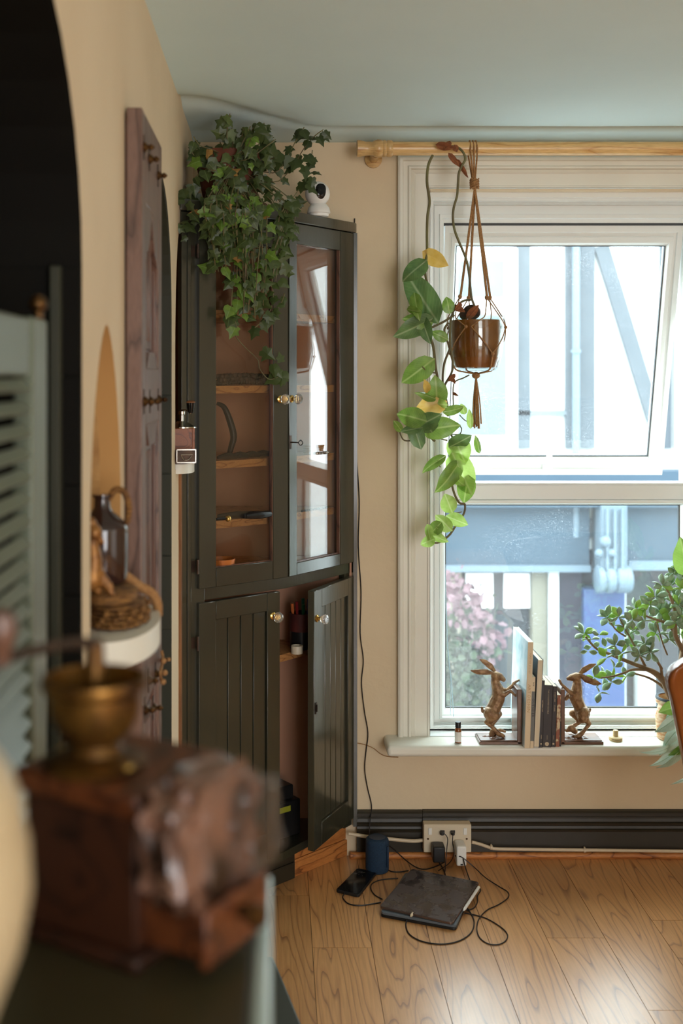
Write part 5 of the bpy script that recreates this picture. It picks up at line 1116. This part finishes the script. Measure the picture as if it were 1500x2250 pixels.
# tablets
tb = [PZ(*q, .022) for q in ((904, 1908), (1053.5, 1937.6), (994, 2027.8), (832.7, 1991))]
cc = sum(tb, Vector())/4
und = [cc+Matrix.Rotation(math.radians(5), 3, 'Z') @ ((p-cc)*1.0)+Vector((-.006, -.006, 0)) for p in tb]
lt = thing('closed_tablet_case', 'dark folded keyboard case lying under the tablet', 'tablet case', (cc.x, cc.y, 0))
obj('case_base', slab_q(und, .0005, .0075, .012), 'black', parent=lt, bevel=.001)
obj('case_lid', slab_q([cc+(p-cc)*.995 for p in und], .008, .0145, .012), 'bk_slate', parent=lt, bevel=.001)
tab = thing('tablet', 'large smudged tablet lying on its keyboard case', 'tablet', (cc.x, cc.y, .015))
obj('tablet_body', slab_q(tb, .0152, .0215, .013), M('dark aluminium', srgb(118, 100, 92), None, rough=.35, metal=.8), parent=tab, bevel=.0008)
obj('tablet_screen', slab_q([cc+(p-cc)*.985 for p in tb], .0215, .0221, .012), 'smudge', parent=tab)
pen0 = PZ(1047, 1958, .022); pen1 = PZ(1005.5, 2012, .022)
ed = (tb[2]-tb[1]).normalized(); out_ = Vector((-ed.y, ed.x, 0)); out_ = out_ if out_.x > 0 else -out_
p0 = tb[1]+ed*.030+out_*.0055; p1 = tb[1]+ed*.195+out_*.0055; p0.z = p1.z = .0195
stl = thing('stylus', 'white stylus held against the long edge of the tablet', 'stylus', p0)
bm = NB(); lathe(bm, p0, [(.0030, 0), (.0044, .0015), (.0044, .148), (.0036, .156), (.0012, .165)], 16, axis=tuple(p1-p0)); obj('stylus_body', bm, 'wplastic', parent=stl, smooth=True)
bm = NB(); lathe(bm, p0+(p1-p0).normalized()*.165, [(.0012, 0), (.0006, .003)], 8, axis=tuple(p1-p0)); obj('stylus_tip', bm, 'bk_slate', parent=stl)
# cables on the floor
def Z7(x, y): return (720+x*.3467, 1740+y*.3467)
def fc(pts, z=.0022, zs=None): return [PZ(*Z7(*q), (zs[i] if zs else z)) for i, q in enumerate(pts)]
G = 'charging cables on the floor'
cable(fc([(108, 640), (95, 670), (130, 708), (200, 720), (270, 712), (335, 700)], zs=[.005, .003, .002, .002, .002, .002]), .0018, 'cableblack', 'charging_cable', 'thin cable from the lower end of the phone to the tablet', G)
cable(fc([(445, 548), (380, 552), (320, 562), (278, 585), (275, 620), (300, 655), (345, 680)]), .0017, 'cableblack', 'charging_cable', 'curved loop of thin cable between phone and tablet', G)
cable([P(*Z7(383, 340), 3.55)]+fc([(430, 375), (490, 430), (560, 478), (620, 490), (690, 470), (740, 445)], zs=[.03, .012, .004, .002, .002, .004]), .0018, 'cableblack', 'charging_cable', 'black cable arching from behind the speaker toward the socket', G)
cable(fc([(372, 488), (405, 505), (455, 507), (510, 498)]), .0019, 'cableblack', 'charging_cable', 'short black cable from the speaker foot to the tablet', G)
ux = PZ(*Z7(535, 775), .0185)
cable([ux]+fc([(505, 805), (495, 850), (520, 905), (600, 948), (720, 965), (830, 945), (905, 895), (927, 830), (912, 780), (885, 740)], zs=[.008]+[.0022]*9), .0019, 'cableblack', 'charging_cable', 'cable plugged into the near edge of the tablet, looping in front of it', G)
bm = NB(); uy = (ux-cc).normalized(); d = Vector((uy.x, uy.y, 0)); d = (tb[3]-tb[0]).normalized(); lathe(bm, ux-d*.004, [(.0045, 0), (.0042, .012), (.0022, .018)], 10, axis=tuple(d)); tag(obj('cable_connector', bm, 'cablewhite', smooth=True), 'pale connector plugged into the near edge of the tablet', 'connector')
pc0 = P(*Z7(862, 420), YS-.058)
cable([P(*Z7(805, 405), YS-.04)]+[P(*Z7(850, 415), YS-.062)]+fc([(930, 480), (1000, 545), (1085, 600), (1140, 635), (1140, 672), (1080, 715), (1010, 748), (960, 800), (944, 860), (960, 920), (1010, 960), (1075, 968), (1125, 945), (1138, 905), (1100, 860), (1010, 805), (930, 780), (865, 768)], zs=[.02, .008]+[.0022]*16), .0017, 'cableblack', 'charging_cable', 'long cable with a wide loop on the floor on the stylus side', G)
cable([P(*Z7(858, 425), YS-.060)]+fc([(872, 480), (885, 520), (900, 560)], zs=[.020, .010, .0025]), .0019, 'cableblack', 'charging_cable', 'cable dropping from the white charger to the tablet', G)
cable([P(*Z7(727, 255), YS-.024), P(*Z7(757, 290), YS-.03), P(*Z7(755, 350), YS-.045), P(*Z7(748, 420), YS-.06)]+fc([(742, 505)], zs=[.003]), .0015, 'cableblack', 'charging_cable', 'cable hanging from the usb port nearer the speaker', G)
cable([P(*Z7(793, 265), YS-.024), P(*Z7(790, 320), YS-.035), P(*Z7(800, 390), YS-.062)]+fc([(770, 450), (700, 500)], zs=[.006, .003]), .0015, 'cableblack', 'charging_cable', 'cable hanging from the usb port above the white charger', G)
cable(fc([(962, 610), (968, 625), (948, 660), (947, 700), (925, 735), (880, 752)]), .0017, 'cableblack', 'charging_cable', 'cable end curling out beneath the top of the stylus', G)
cable(fc([(690, 430), (720, 470), (740, 510), (745, 540)], zs=[.02, .006, .002, .002]), .0018, 'cableblack', 'charging_cable', 'cable falling from the black adapter behind the tablet', G)
# ================================================================ LEFT WALL: CARVED DOOR PANEL
XP = -.234
y0, y1, zb_, zt_ = 1.965, 2.305, .02, 2.022
cp = thing('carved_door_panel', 'old dark carved wooden door panel with iron studs standing against the wall', 'door panel', (-.25, 2.13, zb_))
bm = NB()
bx(bm, (-.262, y0, zb_), (XP, y0+.062, zt_)); bx(bm, (-.262, y1-.062, zb_), (XP, y1, zt_))
for a, b in ((1.86, zt_), (1.46, 1.565), (.95, 1.09), (zb_, .18)): bx(bm, (-.262, y0+.062, a), (XP, y1-.062, b))
panel_frame = obj('frame', bm, 'framewood', parent=cp, bevel=.003)
for a, b in ((1.565, 1.86), (1.09, 1.46), (.18, .95)):
    bm = NB(); bx(bm, (-.262, y0+.062, a), (XP-.018, y1-.062, b)); bx(bm, (-.256, y0+.10, a+.035), (XP-.010, y1-.10, b-.035)); obj('recessed_panel', bm, 'darkwood', parent=cp, bevel=.004)
    bm = NB()
    for yy in (y0+.064, y1-.071): bx(bm, (XP-.018, yy, a), (XP-.006, yy+.007, b))
    for yy in (y0+.13, y0+.16, y0+.19): bx(bm, (XP-.011, yy, a+.05), (XP-.007, yy+.008, b-.05))
    obj('moulding', bm, 'darkwood', parent=cp, bevel=.002)
# pointed arch carving in the upper panel: spandrels
yc = (y0+y1)/2
for s in (-1, 1):
    pts = [(yc, 1.86)]+[(yc+s*.107*math.sin(t*1.57)**1.2, 1.86-.155*t-.02*math.sin(t*6)) for t in (.2, .4, .6, .8, 1)]+[(yc+s*.108, 1.87)]
    bm = NB(); prism3(bm, [Vector((XP-.001, y, z)) for y, z in pts], (-.016, 0, 0)); obj('arch_carving', bm, 'framewood', parent=cp, bevel=.002)
for s in (-1, 1):   # shaped ends of the mid rail
    for zc, dz in ((1.46, -.04), (1.565, .03)):
        bm = NB(); prism3(bm, [Vector((XP-.001, yc-.09, zc)), Vector((XP-.001, yc+.09, zc)), Vector((XP-.001, yc+.05, zc+dz)), Vector((XP-.001, yc-.05, zc+dz))], (-.012, 0, 0)) if s > 0 else bx(bm, (XP-.003, yc-.03, zc-.002), (XP-.002, yc+.03, zc+.002)); obj('rail_carving', bm, 'framewood', parent=cp)
def stud(y, z, parent=cp):
    bm = NB(); bx(bm, (XP-.001, y-.004, z-.022), (XP+.002, y+.004, z+.022)); s = obj('iron_strap', bm, 'iron', parent=parent)
    bm = NB(); lathe(bm, (XP+.001, y, z), [(.009, 0), (.009, .003), (.006, .006), (.0035, .009), (.0065, .012), (.004, .016), (.001, .019)], 12, axis='x'); obj('stud', bm, 'brass', parent=parent, smooth=True)
for px, py in ((315, 315), (332, 350), (350, 386), (318, 883), (333, 882), (351, 878), (330, 1495), (345, 1480), (322, 1560), (340, 1555)):
    p = PXp(px, py, XP+.004); stud(min(max(p.y, y0+.02), y1-.012), p.z)
bm = NB(); bx(bm, (-.2655, y0+.01, 1.2), (-.262, y0+.04, zt_-.02)); obj('wall_spacer', bm, 'darkwood', parent=cp)
bm = NB(); tube(bm, [PXp(355, 1430, XP+.01), PXp(358, 1450, XP+.014), PXp(352, 1480, XP+.014), PXp(356, 1500, XP+.012)], .003, 6, 4); 
for q in ((359, 1452), (362, 1478), (358, 1498)): ball(bm, PXp(*q, XP+.02), .006, 8, 6)
hk = PXp(362, 1450, XP+.012); tube(bm, [PXp(356, 1450, XP+.002), PXp(372, 1449, XP+.03)], .0035, 6, 1)
tag(obj('dried_sprig', bm, 'twine', smooth=True), 'small dried sprig hanging from a peg on the carved door panel', 'sprig')
# ---- wall shelves
def halfshelf(name, label, yc, hw, pr, z0, z1, back=-.03, group='half round white wall shelves'):
    bm = NB(); pl_ = [(WX+back, yc-hw*.8), (WX+.0005, yc-hw)]
    for i in range(25):
        a = -math.pi/2+math.pi*i/24; pl_.append((WX+pr*abs(math.cos(a))**.75, yc+hw*math.sin(a)))
    pl_ += [(WX+.0005, yc+hw), (WX+back, yc+hw*.8)]
    prism(bm, pl_, z0, z1); return tag(obj(name, bm, 'white', bevel=.004), label, 'shelf', group=group)
halfshelf('wall_shelf', 'rounded white shelf below the plaster niche, carrying the jug and basket', 1.772, .150, .082, 1.124, 1.163, back=-.05)
halfshelf('wall_shelf', 'small white shelf holding the little coffee grinder beside the cupboard', 3.06, .075, .044, 1.288, 1.314, back=-.06)
# ---- jug, basket, figurine
MAT['jugglaze'] = M('dark brown black glaze', srgb(38, 24, 22), srgb(58, 34, 28), 3, .09, coat=.5)
MAT['wicker'] = M('woven straw', srgb(150, 106, 54), srgb(98, 64, 32), 60, .75, stretch=(1, 1, 4), bump=.5, bscale=80)
bc = Vector((-.263+.006, 1.765, 1.1635))
bk = thing('woven_basket', 'round woven straw basket on the shelf under the plaster niche', 'basket', bc)
bm = NB()
for h in range(5): lathe(bm, bc+Vector((.008, 0, .001+h*.0066)), [(.055-.002*h, 0), (.060-.002*h, .0025), (.060-.002*h, .005), (.055-.002*h, .007)], 30, sx=.82, sy=1.25)
obj('coiled_body', bm, 'wicker', parent=bk, smooth=True)
bm = NB(); lathe(bm, bc+Vector((-.002, 0, .034)), [(.045, 0), (.049, .003), (.048, .016), (.045, .018), (.01, .019)], 30, sx=.85, sy=1.2); obj('lid', bm, 'wicker', parent=bk, smooth=True)
for i in range(44):
    a = i/44*6.283; bm = NB(); ball(bm, bc+Vector((.008+.060*.80*math.cos(a), .060*1.22*math.sin(a), .006+.010*(i % 3))), (.005, .006, .005), 7, 5); obj('weave_knot', bm, 'wicker', parent=bk, smooth=True) if bc.x+.066*math.cos(a) > WX-.02 else bm.free()
jc_ = Vector((-.2785, 1.800, 1.2175))
jg = thing('stoneware_jug', 'glossy dark brown jug with a rope twist handle in the plaster niche', 'jug', jc_)
bm = NB(); lathe(bm, jc_, [(.030, 0), (.038, .002), (.041, .008), (.0415, .088), (.040, .094), (.030, .104), (.018, .114), (.013, .122), (.013, .136), (.016, .139), (.016, .143), (.011, .143)], 40); obj('jug_body', bm, 'jugglaze', parent=jg, smooth=True)
bm = NB(); tube(bm, [jc_+Vector(q) for q in ((.010, 0, .135), (.022, 0, .150), (.036, 0, .145), (.043, 0, .122), (.040, 0, .096))], .0045, 10, 6)
hp_ = smooth_path([jc_+Vector(q) for q in ((.010, 0, .135), (.022, 0, .150), (.036, 0, .145), (.043, 0, .122), (.040, 0, .096))], 10)
for i in range(0, len(hp_)-1, 2): ball(bm, hp_[i], .0056, 8, 5)
obj('jug_handle', bm, 'wicker', parent=jg, smooth=True)
# seated straw and bronze figure
def QF(x, y, X): return PXp(x, y, X)
bm = NB(); Yg = 1.69
def g(x, y, dy=0): return P(x, y, Yg+dy)
capsule(bm, g(203, 1195), g(207, 1230), .010, .013); capsule(bm, g(207, 1230), g(203, 1275), .013, .017); ball(bm, g(208, 1172), (.011, .012, .014), 14, 10); capsule(bm, g(214, 1178), g(224, 1192), .006, .004); capsule(bm, g(208, 1160), g(200, 1148), .007, .008)
capsule(bm, g(207, 1235), g(222, 1262), .007, .006); capsule(bm, g(222, 1262), g(244, 1292), .006, .005); capsule(bm, g(208, 1265), g(228, 1283), .009, .006); capsule(bm, g(228, 1283), g(246, 1306), .006, .005); capsule(bm, g(203, 1270), g(214, 1300), .008, .007)
fgz = thing('seated_figurine', 'small ochre seated figurine resting on the woven basket in front of the jug', 'figurine', (g(208, 1290).x, Yg, 1.2165))
ff = remeshed('figurine_body', bm, .0016, M('ochre bronze', srgb(168, 116, 56), srgb(104, 66, 34), 40, .4, metal=.4), fgz)
zs_ = min(v.co.z for v in ff.data.vertices); ff.location.z -= zs_-0.0005
bm = NB(); tube(bm, [P(262, 1255, 1.80), P(285, 1272, 1.82), P(310, 1290, 1.83), P(333, 1303, 1.84), P(345, 1325, 1.85), P(346, 1352, 1.86)], [.006, .0075, .007], 10, 6)
hp_ = smooth_path([P(262, 1255, 1.80), P(285, 1272, 1.82), P(310, 1290, 1.83), P(333, 1303, 1.84), P(345, 1325, 1.85), P(346, 1350, 1.86)], 9)
for i in range(0, len(hp_), 2): ball(bm, hp_[i], .0085, 8, 5)
tag(obj('thick_rope', bm, 'twine', smooth=True), 'thick pale rope end drooping over the shelf behind the basket', 'rope')
# ---- little grinder on the small shelf
gc = Vector((-.2475, 3.045, 1.3145))
gr = thing('small_coffee_grinder', 'small old coffee grinder with chrome drawer front on the little wall shelf', 'coffee grinder', gc)
gf = Fr((-.286, 3.010, 0), (1, .10, 0))
bm = NB(); gf.box(bm, (0, -.075, 1.3215), (.069, 0, 1.409)); obj('grinder_box', bm, 'orangewood', parent=gr, bevel=.002)
gfn = Fr(gf.p(0, .0, 0)+Vector((0, 0, 0)), (1, .10, 0))
bm = NB(); gf.box(bm, (-.003, -.078, 1.3145), (.072, .003, 1.3215)); gf.box(bm, (0, 0, 1.3216), (.007, .002, 1.409)); gf.box(bm, (.062, 0, 1.3216), (.069, .002, 1.409)); obj('grinder_base', bm, 'orangewood', parent=gr, bevel=.001)
bm = NB(); gf.box(bm, (.018, -.03, 1.3225), (.062, .055, 1.350)); dr = obj('drawer', bm, 'darkwood', parent=gr)
bm = NB(); gf.box(bm, (.020, .055, 1.3205), (.070, .057, 1.3555)); gf.box(bm, (.0225, .057, 1.323), (.0675, .058, 1.353)); obj('drawer_front', bm, 'iron', parent=dr, label='dark drawer front in a chrome rim')
bm = NB()
for a, b in (((.019, .055, 1.3195), (.071, .0605, 1.3225)), ((.019, .055, 1.3535), (.071, .0605, 1.3565)), ((.019, .055, 1.3195), (.0215, .0605, 1.3565)), ((.0685, .055, 1.3195), (.071, .0605, 1.3565))): gf.box(bm, a, b)
tube(bm, [gf.p(.032, .060, 1.342), gf.p(.036, .066, 1.332), gf.p(.045, .068, 1.328), gf.p(.054, .066, 1.332), gf.p(.060, .060, 1.342)], .0012, 6, 4); tube(bm, [gf.p(.032, .064, 1.342), gf.p(.062, .064, 1.342)], .0014, 6, 1)
obj('drawer_pull', bm, 'chrome', parent=dr)
top_ = gf.p(.0345, -.0375, 1.409)
bm = NB(); lathe(bm, top_, [(.042, 0), (.042, .0025), (.036, .003), (.014, .0165), (.006, .018), (.006, .034), (.009, .036), (.009, .044), (.004, .047)], 24); obj('grinder_dome', bm, 'chrome', parent=gr, smooth=True)
kx = P(419, 908, 3.00)
bm = NB(); tube(bm, [top_+Vector((0, 0, .048)), (top_+Vector((0, 0, .048))+kx)/2+Vector((0, 0, .004)), kx], .0018, 8, 3); obj('crank', bm, 'chrome', parent=gr, smooth=True)
bm = NB(); lathe(bm, kx, [(.006, 0), (.0075, .003), (.0115, .026), (.012, .028)], 20); obj('crank_knob', bm, 'gblack', parent=gr, smooth=True)
bm = NB(); lathe(bm, kx, [(.0122, .0282), (.0118, .031), (.007, .034)], 20); obj('knob_cap', bm, 'rawwood', parent=gr, smooth=True)

# ================================================================ LOUVRED SHUTTER IN THE NEAR ARCH
XS = -.2705
MAT['sage'] = M('pale sage paint', srgb(108, 114, 97), srgb(100, 106, 90), 4, .30)
sh_ = thing('louvred_shutter', 'sage green louvred shutter folded into the dark arch', 'shutter', (XS-.012, 1.05, .925))
ya, yb, sw, z0, z1 = .80, 1.329, .076, .925, 1.617
bm = NB(); bx(bm, (XS-.024, yb-sw, z0), (XS, yb, z1)); obj('stile', bm, 'sage', parent=sh_, bevel=.004)
bm = NB(); bx(bm, (XS-.024, ya, z0), (XS, ya+sw, z1)); obj('stile', bm, 'sage', parent=sh_, bevel=.004)
bm = NB(); bx(bm, (XS-.022, ya+sw+.001, 1.551), (XS-.003, yb-sw-.007, z1-.002)); obj('rail', bm, 'sage', parent=sh_, bevel=.003)
bm = NB(); bx(bm, (XS-.022, ya+sw+.001, z0), (XS-.003, yb-sw-.007, z0+.06)); obj('rail', bm, 'sage', parent=sh_, bevel=.003)
z = 1.545; 
bm = NB(); prism3(bm, [Vector((XS-.002, 0, 0)), Vector((XS-.006, 0, .002)), Vector((XS-.022, 0, -.018+.040)), Vector((XS-.018, 0, .020))][::1], (0, 1, 0)); bm.free()
zz = 1.548; i = 0
while zz > z0+.085:
    bm = NB(); pr_ = [(XS-.0035, zz-.0150), (XS+.0000, zz-.0115), (XS-.0105, zz-.0005), (XS-.0140, zz-.004)]
    prism3(bm, [Vector((x, ya+sw+.001, z_)) for x, z_ in pr_], (0, yb-ya-2*sw-.009, 0)); obj('slat', bm, 'sage', parent=sh_); zz -= .0248
bm = NB(); bx(bm, (XS-.06, ya, z0), (XS-.055, 1.36, z1+.1)); bm.free()
bm = NB(); ball(bm, PXp(84, 668, XS-.01), (.012, .012, .011), 12, 8); lathe(bm, PXp(84, 668, XS-.01)+Vector((0, 0, -.02)), [(.007, 0), (.006, .03)], 12); tag(obj('brass_finial', bm, 'brass', smooth=True), 'small dark brass finial on top of the shutter', 'finial')
# ================================================================ FOREGROUND CONSOLE TABLE
TZ = 1.120
MAT['tabletop'] = M('olive table top paint', srgb(58, 52, 34), srgb(68, 60, 40), 6, .40, coat=.15)
MAT['edgesheen'] = M('edge with painted reflection', srgb(190, 208, 206), srgb(180, 198, 196), 8, .3, coat=.4)  # pale colour paints in the window's reflection on the table edge
tbx = thing('console_table', 'narrow olive topped cabinet with a window reflection painted pale along its edge in the foreground', 'cabinet', (-.13, .6, 0))
bm = NB(); bx(bm, (-.264, .12, TZ-.022), (-.0165, .955, TZ)); obj('table_top', bm, 'tabletop', parent=tbx, bevel=.003)
bm = NB(); bx(bm, (-.0163, .12, TZ-.020), (-.0030, .962, TZ+.003)); obj('edge_strip', bm, 'edgesheen', parent=tbx, bevel=.004, seg=4)
bm = NB(); bx(bm, (-.262, .14, .0), (-.018, .935, TZ-.0222)); obj('cabinet_body', bm, 'olive', parent=tbx, bevel=.004)
# low dark block on the floor beyond it
cr = Fr((.010, 2.62, 0), (.40, -.92, 0), (.92, .40, 0)); 
ct_ = thing('dark_block', 'dark low chest standing on the floor beside the foreground cabinet', 'block', (-.08, 2.4, 0))
tq = [Vector(q) for q in ((-.222, 2.52), (-.005, 2.54), (.085, 2.13), (-.222, 2.06))]
bm = NB(); prism(bm, [q*.985+Vector((-.0015, .034)) for q in tq], 0, .2); obj('block_body', bm, 'reveal', parent=ct_, bevel=.008)
bm = NB(); prism(bm, tq, .202, .235); obj('block_top', bm, 'reveal', parent=ct_, bevel=.006)
# ---- big old coffee grinder
gd = Fr((-.099, .800, 0), (.515, .857, 0), (.857, -.515, 0))   # u runs back to the right, n out to the right front
GC = gd.p(.054, -.055, TZ)
gg = thing('large_coffee_grinder', 'large old wooden coffee grinder with brass hopper in the near foreground', 'coffee grinder', (GC.x, GC.y, TZ+.001))
bm = NB(); gd.box(bm, (.007, -.113, TZ+.012), (.107, -.007, TZ+.110)); obj('grinder_box', bm, 'boxshade', parent=gg, bevel=.002)
bm = NB(); gd.box(bm, (0, -.120, TZ+.001), (.114, 0, TZ+.012)); obj('grinder_base', bm, 'boxshade', parent=gg, bevel=.003)
bm = NB(); gd.box(bm, (-.001, -.121, TZ+.111), (.115, .001, TZ+.130)); obj('grinder_lid', bm, 'redwood', parent=gg, bevel=.005)
bm = NB(); gd.box(bm, (.016, -.06, TZ+.016), (.094, .044, TZ+.050)); gd.box(bm, (.012, .044, TZ+.012), (.096, .052, TZ+.054)); dg_ = obj('drawer', bm, 'redwood', parent=gg, bevel=.003)
bm = NB(); kc = gd.p(.057, .052, TZ+.038); lathe(bm, kc, [(.005, 0), (.004, .006), (.009, .012), (.007, .019)], 16, axis=tuple(gd.n)); obj('drawer_knob', bm, 'brass', parent=dg_, smooth=True)
hc_ = Vector((-.1400, .868, TZ+.1305))
MAT['hopper'] = M('dull brass hopper', srgb(138, 98, 42), srgb(64, 40, 20), 26, .36, metal=.7)
bm = NB(); lathe(bm, hc_, [(.040, 0), (.041, .003), (.032, .007), (.022, .010), (.019, .017), (.024, .022), (.031, .029), (.035, .040), (.036, .056), (.0395, .058), (.0415, .062), (.0405, .067), (.037, .0675), (.034, .045), (.010, .040), (.007, .094)], 48); obj('hopper', bm, 'hopper', parent=gg, smooth=True)
bm = NB(); ball(bm, hc_+Vector((.028, -.022, .004)), (.005, .005, .003), 10, 6); ball(bm, hc_+Vector((-.030, .020, .004)), (.005, .005, .003), 10, 6); obj('hopper_screw', bm, 'gold', parent=gg, smooth=True)
bm = NB(); e_ = Vector((-.196, .800, hc_.z+.098)); tube(bm, [hc_+Vector((0, 0, .093)), hc_+Vector((-.02, -.025, .098)), e_], .0045, 8, 4); obj('crank', bm, 'iron', parent=gg, smooth=True)
bm = NB(); lathe(bm, e_, [(.006, -.004), (.006, .002), (.010, .012), (.0125, .022), (.010, .032), (.004, .036)], 20); obj('crank_knob', bm, 'darkwood', parent=gg, smooth=True)
# ---- crumpled cellophane bag
MAT['bag'] = M('crinkled printed foil bag', srgb(116, 82, 66), srgb(36, 24, 18), 22, .28, bump=.3, bscale=50, coat=.4, lo=.42, hi=.60)
MAT['film'] = pane_mat('clear crinkled film', 1.5, tint=(.80, .76, .74, 1), dust=.10, rough=.15)
bg = thing('crinkled_bag', 'crumpled shiny brown bag tucked on the open drawer of the large grinder', 'bag', gd.p(.05, .03, TZ+.064))
def crumple(bm, cen, ext, amp, sub=4, seed=0):
    bmesh.ops.create_icosphere(bm, subdivisions=sub, radius=1)
    for v in bm.verts:
        p = v.co.normalized(); q = Vector((math.copysign(abs(p.x)**.6, p.x)*ext[0], math.copysign(abs(p.y)**.6, p.y)*ext[1], math.copysign(abs(p.z)**.6, p.z)*ext[2]))
        n_ = noise.turbulence(p*2.3+Vector((seed, 0, 0)), 4, True)-.5; q *= 1+n_*amp; v.co = gd.o+gd.u*(cen[0]+q.x)+gd.n*(cen[1]+q.y)+Vector((0, 0, cen[2]+q.z))
bm = NB(); crumple(bm, (.046, .024, TZ+.094), (.054, .026, .048), .34); obj('bag_body', bm, 'bag', parent=bg, smooth=True, angle=50)
bm = NB(); crumple(bm, (.080, .034, TZ+.090), (.036, .026, .036), .35, seed=5); obj('bag_film', bm, 'film', parent=bg, smooth=True)
# ---- cream vase
MAT['cream'] = M('cream glazed ceramic', srgb(200, 180, 146), srgb(190, 168, 132), 5, .45)
vc = Vector((-.200, .60, TZ+.001))
bm = NB(); lathe(bm, vc, [(.034, 0), (.036, .006), (.036, .05), (.052, .085), (.066, .120), (.0715, .150), (.070, .175), (.066, .190), (.067, .195), (.060, .212), (.046, .232), (.028, .248), (.022, .256), (.024, .268), (.020, .268)], 48, sx=.95)
tag(obj('cream_vase', bm, 'cream', smooth=True), 'round cream vase in the very near foreground beside the large grinder', 'vase')
# ================================================================ LEATHER CHAIR
MAT['leather'] = M('tan leather', srgb(150, 84, 34), srgb(128, 68, 26), 4, .25, coat=.5, bump=.1, bscale=60)
chc = Vector((1.235, 2.62, 0))
chair = thing('leather_swivel_chair', 'tan leather swivel chair on castors cut by the edge of the picture', 'chair', chc)
bm = NB(); nu, nv = 16, 16; g_ = {}
def backpt(s, t, th):
    # s -1..1 across, t 0..1 up; widest near the top, drawn in at the waist; the back faces away from the window
    hw = .185+.105*t; top = .47+.405*t
    rd = 1-.10*max(0, (t-.82)/.18)**2
    x = s*hw*rd; y = -.03+.16*t*.5-.05*(1-s*s)+th; z = top-.035*max(0, t-.7)/.3*abs(s)**4
    return chc+Vector((x, .20-y, z))
for side, th in ((0, 0), (1, .055)):
    for i in range(nu+1):
        for j in range(nv+1): s = -1+2*i/nu; t = j/nv; ed_ = 1 if th == 0 else 1; g_[side, i, j] = bm.verts.new(backpt(s, t, th*(1-.0*abs(s))))
for i in range(nu):
    for j in range(nv):
        bm.faces.new((g_[0, i, j], g_[0, i+1, j], g_[0, i+1, j+1], g_[0, i, j+1])); bm.faces.new((g_[1, i, j], g_[1, i, j+1], g_[1, i+1, j+1], g_[1, i+1, j]))
for i in range(nu):
    for j in (0, nv): bm.faces.new((g_[0, i, j], g_[0, i+1, j], g_[1, i+1, j], g_[1, i, j]))
for j in range(nv):
    for i in (0, nu): bm.faces.new((g_[0, i, j], g_[0, i, j+1], g_[1, i, j+1], g_[1, i, j]))
obj('backrest', bm, 'leather', parent=chair, bevel=.022, seg=5)
bm = NB(); prism(bm, [(chc.x+.25*math.cos(a), chc.y-.06+.25*math.sin(a)) for a in [2*math.pi*k/28 for k in range(28)]], .42, .50); obj('seat', bm, 'leather', parent=chair, bevel=.03, seg=4)
bm = NB(); bx(bm, (chc.x-.03, chc.y+.14, .40), (chc.x+.03, chc.y+.175, .56)); bx(bm, (chc.x-.03, chc.y-.02, .395), (chc.x+.03, chc.y+.16, .42)); obj('back_bracket', bm, 'iron', parent=chair)
bm = NB(); lathe(bm, chc, [(.028, .10), (.028, .26), (.018, .27), (.018, .41)], 20); obj('column', bm, 'black', parent=chair, smooth=True)
for k in range(5):
    a = math.radians(176+72*k) if True else 0; d = Vector((math.cos(a), math.sin(a), 0)); e = chc+d*.235
    bm = NB(); tube(bm, [chc+Vector((0, 0, .12)), chc+d*.12+Vector((0, 0, .105)), e+Vector((0, 0, .080))], [.028, .02, .015], 10, 4); lg = obj('leg', bm, 'iron', parent=chair, smooth=True)
    bm = NB(); s_ = Vector((-d.y, d.x, 0))
    for o_ in (-.014, .006): lathe(bm, e+s_*o_+Vector((0, 0, .0255)), [(.025, 0), (.025, .009)], 20, axis=tuple(s_))
    tube(bm, [e+Vector((0, 0, .03)), e+Vector((0, 0, .08))], .006, 8, 1); obj('castor', bm, 'gblack', parent=lg, smooth=True)
